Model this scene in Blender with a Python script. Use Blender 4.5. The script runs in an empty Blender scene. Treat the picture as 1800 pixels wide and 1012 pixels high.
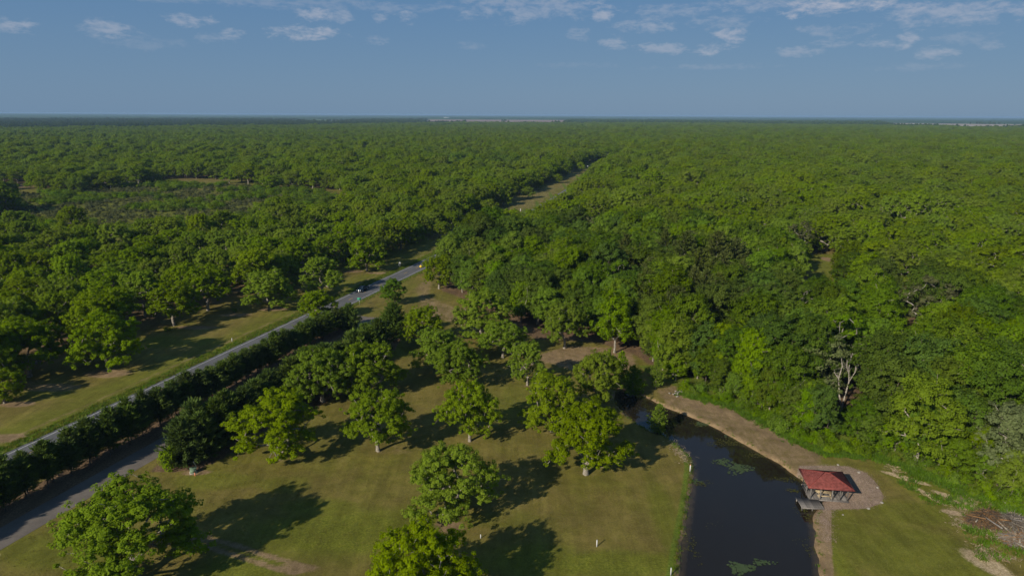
import bpy, math, random
import numpy as np
from mathutils import Matrix, Vector

random.seed(7)
RNG = np.random.default_rng(11)
SC = bpy.context.scene
COL = SC.collection

# ------------------------------------------------------------------ camera, sky, sun, exposure
F, PITCH, ROLL, HCAM = 1200.0, math.atan((506 - 201.5) / 1200.0), 0.0042, 60.0
cam_d = bpy.data.cameras.new('camera')
cam = bpy.data.objects.new('camera', cam_d)
COL.objects.link(cam)
cam_d.sensor_width = 36.0
cam_d.lens = 24.0
cam_d.clip_start = 0.5
cam_d.clip_end = 90000.0
cam.matrix_world = Matrix.Translation((0, 0, HCAM)) @ Matrix.Rotation(math.pi / 2 - PITCH, 4, 'X') @ Matrix.Rotation(ROLL, 4, 'Z')
SC.camera = cam

SUN_DIR = Vector((-0.65, -0.76, 0.0)).normalized()      # horizontal direction towards the sun
SUN_EL = math.radians(27.0)
SUN_AZ = math.atan2(SUN_DIR.x, SUN_DIR.y)
SUN_STRENGTH, SKY_STRENGTH, EXPOSURE = 4.8, 0.076, 0.27
sun_d = bpy.data.lights.new('sun', 'SUN')
sun_d.energy = SUN_STRENGTH
sun_d.angle = math.radians(0.5)
sun_d.color = (1.0, 0.93, 0.80)
sun = bpy.data.objects.new('sun', sun_d)
COL.objects.link(sun)
to_sun = Vector((SUN_DIR.x * math.cos(SUN_EL), SUN_DIR.y * math.cos(SUN_EL), math.sin(SUN_EL)))
sun.rotation_euler = to_sun.to_track_quat('Z', 'Y').to_euler()
sun.location = (0, 0, 200)

SC.view_settings.view_transform = 'Standard'
SC.view_settings.look = 'None'
SC.view_settings.exposure = EXPOSURE
SC.view_settings.gamma = 1.0
SC.view_settings.use_curve_mapping = False
SC.render.engine = 'CYCLES'
cy = SC.cycles
cy.max_bounces = 5
cy.diffuse_bounces = 4
cy.glossy_bounces = 3
cy.transmission_bounces = 4
cy.transparent_max_bounces = 4
cy.volume_bounces = 0
cy.use_denoising = True
cy.denoiser = 'OPENIMAGEDENOISE'
cy.denoising_input_passes = 'RGB_ALBEDO_NORMAL'
cy.denoising_prefilter = 'ACCURATE'
cy.sample_clamp_indirect = 4.0


class NT:
    """small helper around a node tree"""
    def __init__(self, tree):
        self.t = tree
        self.n, self.l = tree.nodes, tree.links

    def node(self, kind, **kw):
        nd = self.n.new(kind)
        for k, v in kw.items():
            setattr(nd, k, v)
        return nd

    def put(self, sock, v):
        if isinstance(v, bpy.types.NodeSocket):
            self.l.new(v, sock)
        elif isinstance(v, (tuple, list)):
            v = tuple(v)
            sock.default_value = v if len(v) == len(sock.default_value) else (v + (1.0,))[:len(sock.default_value)]
        else:
            sock.default_value = v

    def math(self, op, a, b=0.0, clamp=False):
        nd = self.node('ShaderNodeMath', operation=op, use_clamp=clamp)
        self.put(nd.inputs[0], a)
        self.put(nd.inputs[1], b)
        return nd.outputs[0]

    def mix(self, fac, a, b):
        nd = self.node('ShaderNodeMix', data_type='RGBA')
        self.put(nd.inputs[0], fac)
        self.put(nd.inputs[6], a)
        self.put(nd.inputs[7], b)
        return nd.outputs[2]

    def noise(self, scale, detail=4.0, rough=0.55, vec=None, dist=0.0):
        nd = self.node('ShaderNodeTexNoise')
        nd.inputs['Scale'].default_value = scale
        nd.inputs['Detail'].default_value = detail
        nd.inputs['Roughness'].default_value = rough
        nd.inputs['Distortion'].default_value = dist
        if vec is not None:
            self.l.new(vec, nd.inputs['Vector'])
        return nd.outputs['Fac']

    def ramp(self, v, lo, hi, a=0.0, b=1.0):
        nd = self.node('ShaderNodeMapRange', interpolation_type='SMOOTHSTEP')
        self.put(nd.inputs[0], v)
        for i, q in enumerate((lo, hi, a, b)):
            self.put(nd.inputs[i + 1], q)
        return nd.outputs[0]


world = bpy.data.worlds.new('World')
SC.world = world
world.use_nodes = True
w = NT(world.node_tree)
w.n.clear()
w_out = w.node('ShaderNodeOutputWorld')
bg = w.node('ShaderNodeBackground')
w.l.new(bg.outputs[0], w_out.inputs['Surface'])
sky = w.node('ShaderNodeTexSky', sky_type='NISHITA')
sky.sun_disc = False
sky.sun_elevation = SUN_EL
sky.sun_rotation = SUN_AZ % (2 * math.pi)
sky.altitude = 60.0
sky.air_density = 1.0
sky.dust_density = 0.4
sky.ozone_density = 1.5
# clouds: azimuth / elevation ellipses with a noisy edge, plus general wisps elsewhere
geo = w.node('ShaderNodeTexCoord')
sep = w.node('ShaderNodeSeparateXYZ')
w.l.new(geo.outputs['Generated'], sep.inputs[0])
az = w.math('ARCTAN2', sep.outputs[0], sep.outputs[1])
el = w.math('ARCSINE', sep.outputs[2])
cmb = w.node('ShaderNodeCombineXYZ')
w.l.new(w.math('MULTIPLY', az, 1.0), cmb.inputs[0])
w.l.new(w.math('MULTIPLY', el, 2.4), cmb.inputs[1])
n_big = w.noise(26.0, 6.0, 0.62, cmb.outputs[0], 0.5)
n_fine = w.noise(75.0, 5.0, 0.65, cmb.outputs[0], 0.3)
edge = w.math('ADD', w.math('MULTIPLY', w.math('SUBTRACT', n_big, 0.5), 3.6), w.math('MULTIPLY', w.math('SUBTRACT', n_fine, 0.5), 2.4))
#       x0   y0   half-w half-h strength   (photo pixels of each cloud, turned into sky directions)
CLOUDS = [(12, 44, 34, 10, .8), (190, 54, 34, 14, .7), (338, 37, 34, 10, .8), (405, 62, 18, 11, .75), (368, 66, 18, 8, .4),
          (540, 58, 48, 13, 1.0), (552, 24, 26, 12, .95), (606, 30, 18, 11, .6), (668, 33, 12, 8, .6), (714, 30, 16, 12, .75),
          (666, 72, 18, 7, .5), (824, 82, 24, 6, .3), (250, 75, 60, 10, .22), (930, 12, 130, 22, .62), (1060, 22, 22, 13, .95),
          (1135, 46, 44, 11, .7), (1170, 20, 80, 11, .5), (1270, 40, 55, 9, .5), (1290, 62, 26, 11, .95), (1015, 60, 20, 11, .45),
          (1078, 76, 22, 11, .7), (1170, 86, 48, 9, .7), (1250, 86, 30, 11, .95), (1445, 12, 60, 13, 1.25), (1530, 6, 40, 12, 1.3),
          (1600, 16, 30, 14, .9), (1690, 24, 90, 20, .75), (1450, 54, 44, 9, .5), (1405, 92, 36, 8, .6), (1465, 76, 26, 8, .55),
          (1555, 74, 30, 9, .7), (1592, 70, 17, 13, 1.0), (1640, 92, 26, 11, .75), (1700, 68, 40, 9, .35), (1740, 78, 16, 7, .5),
          (1620, 118, 60, 6, .25), (1240, 118, 90, 5, .32), (1790, 16, 22, 12, .8), (1320, 8, 90, 10, .6), (480, 4, 420, 9, .38), (1010, 116, 60, 5, .18)]


def sky_dir(px, py):
    x, y = (px - 900) / F, (py - 506) / F
    c, s = math.cos(ROLL), math.sin(ROLL)
    x, y = x * c + y * s, -x * s + y * c
    v = Vector((x, math.cos(PITCH) - y * math.sin(PITCH), -(y * math.cos(PITCH) + math.sin(PITCH)))).normalized()
    return math.atan2(v.x, v.y), math.asin(v.z)


dens = None
for (cx, cy_, hw, hh, st) in CLOUDS:
    a0, e0 = sky_dir(cx, cy_)
    da = w.math('MULTIPLY', w.math('SUBTRACT', az, a0), F / (hw * 1.25))
    de = w.math('MULTIPLY', w.math('SUBTRACT', el, e0), F / (hh * 1.25))
    d2 = w.math('ADD', w.math('MULTIPLY', da, da), w.math('MULTIPLY', de, de))
    body = w.math('ADD', w.math('SUBTRACT', 0.75, d2), edge)
    m = w.math('MULTIPLY', w.ramp(body, -0.15, 1.35), st)
    dens = m if dens is None else w.math('MAXIMUM', dens, m)
# the same kind of cloud goes on over the rest of the sky
away = w.math('MAXIMUM', w.ramp(w.math('ABSOLUTE', az), 0.66, 0.80), w.ramp(el, 0.26, 0.36))
gen = w.math('MULTIPLY', w.math('MULTIPLY', w.ramp(n_big, 0.54, 0.75), away), w.ramp(el, 0.06, 0.14, 0.0, 0.6))
dens = w.math('MAXIMUM', dens, gen)
# moist blue-grey air low over the land, all the way round, thinning upwards
air = w.mix(w.ramp(el, 0.0, 0.30), (1.50, 2.66, 4.22), (0.70, 2.05, 4.35))
low_sky = w.mix(w.ramp(el, 0.20, 0.75, 0.92, 0.35), sky.outputs[0], air)
cloud_col = w.mix(w.math('MULTIPLY', dens, 0.64, True), low_sky, (4.7, 5.0, 5.9))
w.l.new(cloud_col, bg.inputs['Color'])
bg.inputs['Strength'].default_value = SKY_STRENGTH


# ------------------------------------------------------------------ helpers
def G(px, py, z=0.0):
    """where the sight line of a photograph point meets height z"""
    x, y = (px - 900) / F, (py - 506) / F
    c, s = math.cos(ROLL), math.sin(ROLL)
    x, y = x * c + y * s, -x * s + y * c
    d = y * math.cos(PITCH) + math.sin(PITCH)
    f = math.cos(PITCH) - y * math.sin(PITCH)
    t = (HCAM - z) / d
    return x * t, f * t


def GP(pts, z=0.0):
    return np.array([G(a, b, z) for a, b in pts])


def in_view(x, y, mx=0.06, my=1.12):
    """rough test: is the ground point in the picture (with a margin)"""
    P = y * math.cos(PITCH) + HCAM * math.sin(PITCH)
    u = x / P * F / 1800.0
    v = (HCAM * math.cos(PITCH) - y * math.sin(PITCH)) / P * F / 1012.0 + 0.5
    return (P > 5) & (abs(u) < 0.5 + mx) & (v < my)


def inside(poly, x, y):
    x, y = np.asarray(x, float), np.asarray(y, float)
    r = np.zeros(x.shape, bool)
    n = len(poly)
    for i in range(n):
        x1, y1 = poly[i]
        x2, y2 = poly[(i + 1) % n]
        if y1 == y2:
            continue
        c = ((y1 > y) != (y2 > y)) & (x < (x2 - x1) * (y - y1) / (y2 - y1) + x1)
        r ^= c
    return r


def seg_dist(pts, x, y, closed=False):
    x, y = np.asarray(x, float), np.asarray(y, float)
    best = np.full(x.shape, 1e12)
    n = len(pts)
    for i in range(n if closed else n - 1):
        ax, ay = pts[i]
        bx, by = pts[(i + 1) % n]
        dx, dy = bx - ax, by - ay
        t = np.clip(((x - ax) * dx + (y - ay) * dy) / (dx * dx + dy * dy + 1e-9), 0, 1)
        best = np.minimum(best, (x - ax - t * dx) ** 2 + (y - ay - t * dy) ** 2)
    return np.sqrt(best)


def sdf(poly, x, y):
    d = seg_dist(poly, x, y, True)
    return np.where(inside(poly, x, y), -d, d)


def sstep(a, b, v):
    t = np.clip((v - a) / (b - a), 0, 1)
    return t * t * (3 - 2 * t)


def smooth_line(pts, n=8, closed=False):
    pts = [np.array(p, float) for p in pts]
    out = []
    m = len(pts)
    for i in range(m if closed else m - 1):
        if closed:
            p0, p1, p2, p3 = pts[i - 1], pts[i], pts[(i + 1) % m], pts[(i + 2) % m]
        else:
            p0, p1, p2, p3 = pts[max(i - 1, 0)], pts[i], pts[i + 1], pts[min(i + 2, m - 1)]
        for k in range(n):
            t = k / n
            out.append(0.5 * ((2 * p1) + (p2 - p0) * t + (2 * p0 - 5 * p1 + 4 * p2 - p3) * t * t + (3 * p1 - p0 - 3 * p2 + p3) * t ** 3))
    if not closed:
        out.append(pts[-1])
    return np.array(out)


_perm = np.random.default_rng(3).random((256, 256))


def vnoise(x, y):
    x, y = np.asarray(x, float), np.asarray(y, float)
    xi, yi = np.floor(x).astype(int), np.floor(y).astype(int)
    fx, fy = x - xi, y - yi
    fx, fy = fx * fx * (3 - 2 * fx), fy * fy * (3 - 2 * fy)
    a = _perm[xi % 256, yi % 256]
    b = _perm[(xi + 1) % 256, yi % 256]
    c = _perm[xi % 256, (yi + 1) % 256]
    d = _perm[(xi + 1) % 256, (yi + 1) % 256]
    return (a * (1 - fx) + b * fx) * (1 - fy) + (c * (1 - fx) + d * fx) * fy


def fbm(x, y, s, o=4):
    v, amp, tot = 0.0, 1.0, 0.0
    for k in range(o):
        v = v + amp * vnoise(np.asarray(x) / s * 2 ** k + 17.3 * k, np.asarray(y) / s * 2 ** k + 5.1 * k)
        tot += amp
        amp *= 0.5
    return v / tot


def raw_mesh(name, verts, faces, mats, mat_idx=None, smooth=False):
    """faces: (n,4) array of quads, (n,3) array of triangles, or a list of both"""
    me = bpy.data.meshes.new(name)
    verts = np.asarray(verts, np.float32)
    me.vertices.add(len(verts))
    me.vertices.foreach_set('co', verts.ravel())
    if isinstance(faces, np.ndarray):
        k = faces.shape[1]
        flat = faces.astype(np.int32).ravel()
        starts = np.arange(len(faces), dtype=np.int32) * k
    else:
        flat = np.array([i for f in faces for i in f], np.int32)
        ln = np.array([len(f) for f in faces], np.int32)
        starts = np.concatenate([[0], np.cumsum(ln)[:-1]]).astype(np.int32)
    me.loops.add(len(flat))
    me.loops.foreach_set('vertex_index', flat)
    me.polygons.add(len(starts))
    me.polygons.foreach_set('loop_start', starts)
    for m in (mats if isinstance(mats, (list, tuple)) else [mats]):
        me.materials.append(m)
    if mat_idx is not None:
        me.polygons.foreach_set('material_index', np.asarray(mat_idx, np.int32))
    if smooth:
        me.polygons.foreach_set('use_smooth', np.ones(len(starts), bool))
    me.update(calc_edges=True)
    me.validate()
    return me


def link(name, data, parent=None, loc=None, rz=0.0):
    o = bpy.data.objects.new(name, data)
    COL.objects.link(o)
    if parent is not None:
        o.parent = parent
    if loc is not None:
        o.location = loc
    if rz:
        o.rotation_euler = (0, 0, rz)
    return o


def tag(o, label=None, cat=None, group=None, kind=None):
    for k, v in (('label', label), ('category', cat), ('group', group), ('kind', kind)):
        if v:
            o[k] = v
    return o


def thing(name, label, cat, loc=(0, 0, 0), rz=0.0, group=None):
    return tag(link(name, None, None, loc, rz), label, cat, group)


class MB:
    """collects boxes, prisms and tubes into one mesh"""
    def __init__(self):
        self.v, self.f = [], []

    def add(self, vs, fs):
        b = len(self.v)
        self.v += [tuple(p) for p in vs]
        self.f += [tuple(i + b for i in f) for f in fs]
        return self

    def box(self, c, s, rz=0.0, taper=1.0, bev=0.0):
        x, y, z = s[0] / 2, s[1] / 2, s[2] / 2
        cs, sn = math.cos(rz), math.sin(rz)
        if bev <= 0:
            rings = [(-z, 1.0, 0), (z, taper, 0)]
        else:
            rings = [(-z, 1, bev), (-z + bev, 1, 0), (z - bev, taper, 0), (z, taper, bev)]
        vs = []
        for (zz, t, b) in rings:
            for sx, sy in ((-1, -1), (1, -1), (1, 1), (-1, 1)):
                px, py = sx * (x * t - b), sy * (y * t - b)
                vs.append((c[0] + px * cs - py * sn, c[1] + px * sn + py * cs, c[2] + zz))
        fs = [(3, 2, 1, 0)]
        for r in range(len(rings) - 1):
            for k in range(4):
                a, b2 = r * 4 + k, r * 4 + (k + 1) % 4
                fs.append((a, b2, b2 + 4, a + 4))
        q = (len(rings) - 1) * 4
        fs.append((q, q + 1, q + 2, q + 3))
        return self.add(vs, fs)

    def tube(self, p, q, r0, r1=None, n=8, caps=True):
        r1 = r0 if r1 is None else r1
        p, q = Vector(p), Vector(q)
        d = (q - p).normalized()
        a = d.orthogonal().normalized()
        b = d.cross(a)
        vs = []
        for c, r in ((p, r0), (q, r1)):
            for k in range(n):
                t = 2 * math.pi * k / n
                vs.append(c + a * (r * math.cos(t)) + b * (r * math.sin(t)))
        fs = [(k, (k + 1) % n, n + (k + 1) % n, n + k) for k in range(n)]
        if caps:
            fs += [tuple(range(n - 1, -1, -1)), tuple(range(n, 2 * n))]
        return self.add(vs, fs)

    def prism(self, outline, y0, y1):
        """outline in x,z extruded along y"""
        n = len(outline)
        vs = [(x, y0, z) for x, z in outline] + [(x, y1, z) for x, z in outline]
        fs = [(i, (i + 1) % n, n + (i + 1) % n, n + i) for i in range(n)]
        fs += [tuple(range(n - 1, -1, -1)), tuple(range(n, 2 * n))]
        return self.add(vs, fs)

    def mesh(self, name, m, smooth=False):
        return raw_mesh(name, np.array(self.v), self.f, m, smooth=smooth)

    def build(self, name, m, parent=None, loc=None, rz=0.0, smooth=False):
        return link(name, self.mesh(name, m, smooth), parent, loc, rz)


# ------------------------------------------------------------------ materials
def base_mat(name):
    m = bpy.data.materials.new(name)
    m.use_nodes = True
    t = NT(m.node_tree)
    return m, t, t.n['Principled BSDF']


def simple(name, col, rough=0.6, metal=0.0, var=0.15, scale=6.0, bump=0.0, spec=0.4, coords='Object', piece=0.08):
    m, t, p = base_mat(name)
    tc = t.node('ShaderNodeTexCoord').outputs[coords]
    nz = t.noise(scale, 5, 0.6, tc)
    dark = tuple(c * (1 - var * 1.3) for c in col)
    lite = tuple(min(1, c * (1 + var)) for c in col)
    hs_ = t.node('ShaderNodeHueSaturation')      # every board, post or log a little different
    t.put(hs_.inputs['Value'], t.ramp(t.node('ShaderNodeObjectInfo').outputs['Random'], 0, 1, 1 - piece, 1 + piece))
    t.l.new(t.mix(t.ramp(nz, 0.3, 0.7), dark, lite), hs_.inputs['Color'])
    t.l.new(hs_.outputs[0], p.inputs['Base Color'])
    p.inputs['Roughness'].default_value = rough
    p.inputs['Metallic'].default_value = metal
    p.inputs['Specular IOR Level'].default_value = spec
    if bump:
        b = t.node('ShaderNodeBump')
        b.inputs['Strength'].default_value = bump
        b.inputs['Distance'].default_value = 0.02
        t.l.new(t.noise(scale * 4, 4, 0.6, tc), b.inputs['Height'])
        t.l.new(b.outputs[0], p.inputs['Normal'])
    return m


def leaf_mat(name, a, b, trans=0.30, vary=0.22, tcol=None, hue=0.007):
    """a / b: darker and lighter leaf colour; each tree and each leaf differs a little"""
    m, t, p = base_mat(name)
    at = t.node('ShaderNodeAttribute', attribute_name='leafv')
    oi = t.node('ShaderNodeObjectInfo')
    col = t.mix(at.outputs['Fac'], a, b)
    h = t.node('ShaderNodeHueSaturation')
    t.put(h.inputs['Hue'], t.ramp(oi.outputs['Random'], 0, 1, 0.5 - hue, 0.5 + hue))
    r2 = t.math('FRACT', t.math('MULTIPLY', oi.outputs['Random'], 37.7))
    t.put(h.inputs['Value'], t.ramp(r2, 0, 1, 1 - vary, 1 + vary))
    t.put(h.inputs['Saturation'], t.ramp(t.math('FRACT', t.math('MULTIPLY', oi.outputs['Random'], 91.3)), 0, 1, 0.93, 1.05))
    t.l.new(col, h.inputs['Color'])
    t.l.new(h.outputs[0], p.inputs['Base Color'])
    p.inputs['Roughness'].default_value = 0.6
    p.inputs['Specular IOR Level'].default_value = 0.04
    tr = t.node('ShaderNodeBsdfTranslucent')
    g = t.node('ShaderNodeMix', data_type='RGBA', blend_type='MULTIPLY')
    g.inputs[0].default_value = 1.0
    t.l.new(h.outputs[0], g.inputs[6])
    g.inputs[7].default_value = (1.25, 1.2, 0.5, 1)
    t.l.new(g.outputs[2], tr.inputs['Color'])
    mx = t.node('ShaderNodeMixShader')
    mx.inputs[0].default_value = trans
    t.l.new(p.outputs[0], mx.inputs[1])
    t.l.new(tr.outputs[0], mx.inputs[2])
    t.l.new(mx.outputs[0], t.n['Material Output'].inputs['Surface'])
    return m


M = {}
M['leaf_orchard'] = leaf_mat('leaf_orchard', (0.148, 0.218, 0.003), (0.204, 0.282, 0.006), 0.50, 0.12)
M['leaf_wood'] = leaf_mat('leaf_wood', (0.094, 0.154, 0.005), (0.152, 0.224, 0.009), 0.46, 0.26, None, 0.012)
M['leaf_wood_dark'] = leaf_mat('leaf_wood_dark', (0.064, 0.112, 0.008), (0.108, 0.162, 0.013), 0.40, 0.22, None, 0.012)
M['leaf_pale'] = leaf_mat('leaf_pale', (0.098, 0.130, 0.038), (0.155, 0.185, 0.066), 0.28, 0.08)
M['leaf_bush'] = leaf_mat('leaf_bush', (0.108, 0.186, 0.004), (0.156, 0.240, 0.008), 0.46, 0.15)
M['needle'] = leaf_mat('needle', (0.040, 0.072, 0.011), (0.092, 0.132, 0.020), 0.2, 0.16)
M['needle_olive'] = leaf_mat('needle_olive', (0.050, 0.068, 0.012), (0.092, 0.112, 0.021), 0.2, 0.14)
M['needle_cypress'] = leaf_mat('needle_cypress', (0.090, 0.150, 0.008), (0.140, 0.210, 0.012), 0.3, 0.1)
M['scrub'] = leaf_mat('scrub', (0.078, 0.094, 0.030), (0.126, 0.130, 0.050), 0.2, 0.22)
M['bark'] = simple('bark', (0.23, 0.20, 0.16), 0.9, var=0.35, scale=3.0, spec=0.1)
M['bark_pale'] = simple('bark_pale', (0.27, 0.24, 0.195), 0.85, var=0.3, scale=2.0, spec=0.1)
M['bark_dark'] = simple('bark_dark', (0.085, 0.068, 0.052), 0.9, var=0.3, scale=3.0, spec=0.1)
M['grass_blade'] = leaf_mat('grass_blade', (0.095, 0.135, 0.012), (0.190, 0.185, 0.038), 0.35, 0.2)
M['lawn_blade'] = leaf_mat('lawn_blade', (0.12, 0.115, 0.020), (0.21, 0.17, 0.055), 0.3, 0.15)
M['weed'] = leaf_mat('weed', (0.072, 0.145, 0.008), (0.110, 0.185, 0.013), 0.35, 0.2)
M['lily'] = leaf_mat('lily', (0.048, 0.078, 0.032), (0.080, 0.112, 0.050), 0.05, 0.15)
M['pondweed'] = leaf_mat('pondweed', (0.055, 0.060, 0.016), (0.090, 0.088, 0.025), 0.05, 0.2)
M['chip'] = leaf_mat('chip', (0.20, 0.140, 0.098), (0.33, 0.245, 0.180), 0.0, 0.15)
M['straw'] = leaf_mat('straw', (0.25, 0.18, 0.105), (0.44, 0.35, 0.225), 0.0, 0.2)
M['wood_grey'] = simple('wood_grey', (0.135, 0.120, 0.106), 0.8, var=0.3, scale=4, bump=0.3, piece=0.35)
M['wood_new'] = simple('wood_new', (0.46, 0.35, 0.20), 0.75, var=0.2, scale=4, bump=0.2)
M['roof_red'] = simple('roof_red', (0.185, 0.052, 0.043), 0.75, var=0.25, scale=2.2, bump=0.3, spec=0.08)
M['roof_cap'] = simple('roof_cap', (0.18, 0.038, 0.031), 0.75, var=0.1, scale=3.0, spec=0.08)
M['white_paint'] = simple('white_paint', (0.48, 0.47, 0.44), 0.6, var=0.06)
M['metal_grey'] = simple('metal_grey', (0.45, 0.46, 0.47), 0.45, 0.6, var=0.1)
M['sign_green'] = simple('sign_green', (0.02, 0.24, 0.13), 0.5, var=0.05)
M['sign_yellow'] = simple('sign_yellow', (0.75, 0.50, 0.03), 0.5, var=0.05)
M['box_green'] = simple('box_green', (0.14, 0.21, 0.13), 0.6, var=0.1)
M['orange_paint'] = simple('orange_paint', (0.62, 0.19, 0.09), 0.6, var=0.1)
M['car_navy'] = simple('car_navy', (0.012, 0.026, 0.045), 0.22, 0.2, var=0.05, spec=0.6)
M['car_black'] = simple('car_black', (0.014, 0.015, 0.018), 0.22, 0.2, var=0.05, spec=0.6)
M['glass'] = simple('glass', (0.012, 0.018, 0.022), 0.05, var=0.05, spec=0.8)
M['chrome'] = simple('chrome', (0.72, 0.72, 0.72), 0.18, 0.9, var=0.05)
M['tyre'] = simple('tyre', (0.018, 0.018, 0.018), 0.85, var=0.1)
M['lamp_glass'] = simple('lamp_glass', (0.8, 0.8, 0.78), 0.1, var=0.03, spec=0.8)
M['lamp_red'] = simple('lamp_red', (0.4, 0.02, 0.02), 0.2, var=0.05, spec=0.6)
M['house_wall'] = simple('house_wall', (0.62, 0.59, 0.53), 0.8, var=0.06)
M['house_roof'] = simple('house_roof', (0.30, 0.30, 0.32), 0.7, var=0.1)
M['barn_roof'] = simple('barn_roof', (0.60, 0.60, 0.60), 0.5, 0.3, var=0.08)
M['stone'] = simple('stone', (0.27, 0.24, 0.195), 0.9, var=0.25, scale=3, bump=0.4)
M['root_brown'] = simple('root_brown', (0.10, 0.068, 0.040), 0.95, var=0.35, scale=3, bump=0.5, spec=0.1)
M['rust_wood'] = simple('rust_wood', (0.21, 0.115, 0.05), 0.9, var=0.25, scale=3, spec=0.1)


def ground_material():
    m, t, p = base_mat('ground_cover')
    tc = t.node('ShaderNodeTexCoord').outputs['Object']
    za = t.node('ShaderNodeAttribute', attribute_name='zone_a')
    zb = t.node('ShaderNodeAttribute', attribute_name='zone_b')
    sa, sb = t.node('ShaderNodeSeparateColor'), t.node('ShaderNodeSeparateColor')
    t.l.new(za.outputs['Color'], sa.inputs[0])
    t.l.new(zb.outputs['Color'], sb.inputs[0])
    n1 = t.noise(0.055, 6, 0.6, tc, 0.6)
    n2 = t.noise(0.45, 6, 0.65, tc, 0.4)
    n3 = t.noise(3.2, 5, 0.7, tc)
    nf = t.noise(11.0, 3, 0.7, tc)
    # mown, half dry lawn
    dry = t.mix(t.ramp(n2, 0.32, 0.68), (0.138, 0.112, 0.024), (0.174, 0.134, 0.037))
    grn = t.mix(t.ramp(n2, 0.35, 0.7), (0.114, 0.116, 0.014), (0.142, 0.140, 0.021))
    v = t.math('ADD', t.math('MULTIPLY', n1, 0.9), t.math('MULTIPLY', n3, 0.35))
    v = t.math('ADD', v, t.math('MULTIPLY', sa.outputs[2], 0.42))
    lawn = t.mix(t.ramp(v, 0.50, 0.92), dry, grn)
    lush = t.mix(t.ramp(n3, 0.35, 0.65), (0.098, 0.112, 0.010), (0.150, 0.155, 0.018))
    lawn = t.mix(t.ramp(t.math('ADD', sa.outputs[2], t.math('MULTIPLY', t.math('SUBTRACT', n2, 0.5), 0.9)), 0.62, 1.0), lawn, lush)

    def over(base, mask, col_a, col_b, grain=n3, lo=0.35, hi=0.65, rag=0.9):
        k = t.ramp(t.math('ADD', mask, t.math('MULTIPLY', t.math('SUBTRACT', t.math('ADD', t.math('MULTIPLY', n2, 0.6), t.math('MULTIPLY', n3, 0.4)), 0.5), rag)), 0.30, 0.72)
        return t.mix(k, base, t.mix(t.ramp(grain, lo, hi), col_a, col_b))
    col = over(lawn, sa.outputs[0], (0.19, 0.128, 0.066), (0.25, 0.172, 0.092), n2)          # bare brown earth
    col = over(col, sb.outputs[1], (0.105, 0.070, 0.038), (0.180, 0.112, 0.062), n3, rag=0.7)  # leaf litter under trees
    col = over(col, sb.outputs[2], (0.078, 0.118, 0.011), (0.125, 0.155, 0.020), n3, rag=0.6)  # tall verge grass
    col = over(col, sa.outputs[1], (0.215, 0.150, 0.104), (0.275, 0.200, 0.145), n3, rag=0.8)  # wood-chip mulch
    col = over(col, sb.outputs[0], (0.36, 0.265, 0.150), (0.46, 0.35, 0.215), n3, rag=1.1)    # pale sand
    # mowing streaks
    mp = t.node('ShaderNodeMapping')
    mp.inputs['Rotation'].default_value = (0, 0, math.radians(-10))
    mp.inputs['Scale'].default_value = (0.75, 0.045, 1)
    t.l.new(tc, mp.inputs[0])
    mow = t.noise(1.0, 3, 0.6, mp.outputs[0], 0.2)
    # faint fine mottling of single tufts
    g = t.node('ShaderNodeMix', data_type='RGBA', blend_type='MULTIPLY')
    g.inputs[0].default_value = 1.0
    t.l.new(col, g.inputs[6])
    fv = t.ramp(t.math('ADD', t.math('MULTIPLY', nf, 0.6), t.math('MULTIPLY', n3, 0.4)), 0.3, 0.7, 0.62, 1.34)
    fv = t.math('MULTIPLY', fv, t.ramp(mow, 0.35, 0.65, 0.90, 1.09))
    fv = t.math('MULTIPLY', fv, t.ramp(t.noise(0.16, 5, 0.65, tc, 0.8), 0.34, 0.66, 0.84, 1.13))
    cc = t.node('ShaderNodeCombineColor')
    for i in range(3):
        t.l.new(fv, cc.inputs[i])
    t.l.new(cc.outputs[0], g.inputs[7])
    t.l.new(g.outputs[2], p.inputs['Base Color'])
    p.inputs['Roughness'].default_value = 0.95
    p.inputs['Specular IOR Level'].default_value = 0.1
    b = t.node('ShaderNodeBump')
    b.inputs['Strength'].default_value = 0.7
    b.inputs['Distance'].default_value = 0.12
    t.l.new(t.math('ADD', t.math('MULTIPLY', n3, 0.7), t.math('MULTIPLY', nf, 0.5)), b.inputs['Height'])
    t.l.new(b.outputs[0], p.inputs['Normal'])
    return m


def asphalt(name, a, b):
    m, t, p = base_mat(name)
    tc = t.node('ShaderNodeTexCoord').outputs['Object']
    k = t.math('ADD', t.math('MULTIPLY', t.noise(0.25, 6, 0.65, tc), 0.6), t.math('MULTIPLY', t.noise(6, 4, 0.7, tc), 0.4))
    t.l.new(t.mix(t.ramp(k, 0.35, 0.68), a, b), p.inputs['Base Color'])
    p.inputs['Roughness'].default_value = 0.85
    p.inputs['Specular IOR Level'].default_value = 0.25
    return m


def water_material():
    m, t, p = base_mat('pond_water')
    tc = t.node('ShaderNodeTexCoord').outputs['Object']
    sh = t.node('ShaderNodeAttribute', attribute_name='shore')
    k_ = t.math('MULTIPLY', sh.outputs['Fac'], t.ramp(t.noise(0.9, 4, 0.6, tc), 0.3, 0.7, 0.5, 1.2), True)
    t.l.new(t.mix(k_, (0.015, 0.012, 0.008), (0.075, 0.052, 0.024)), p.inputs['Base Color'])
    p.inputs['Roughness'].default_value = 0.03
    p.inputs['IOR'].default_value = 1.33
    b = t.node('ShaderNodeBump')
    b.inputs['Strength'].default_value = 0.05
    b.inputs['Distance'].default_value = 0.05
    t.l.new(t.noise(1.6, 3, 0.5, tc), b.inputs['Height'])
    t.l.new(b.outputs[0], p.inputs['Normal'])
    return m


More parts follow.
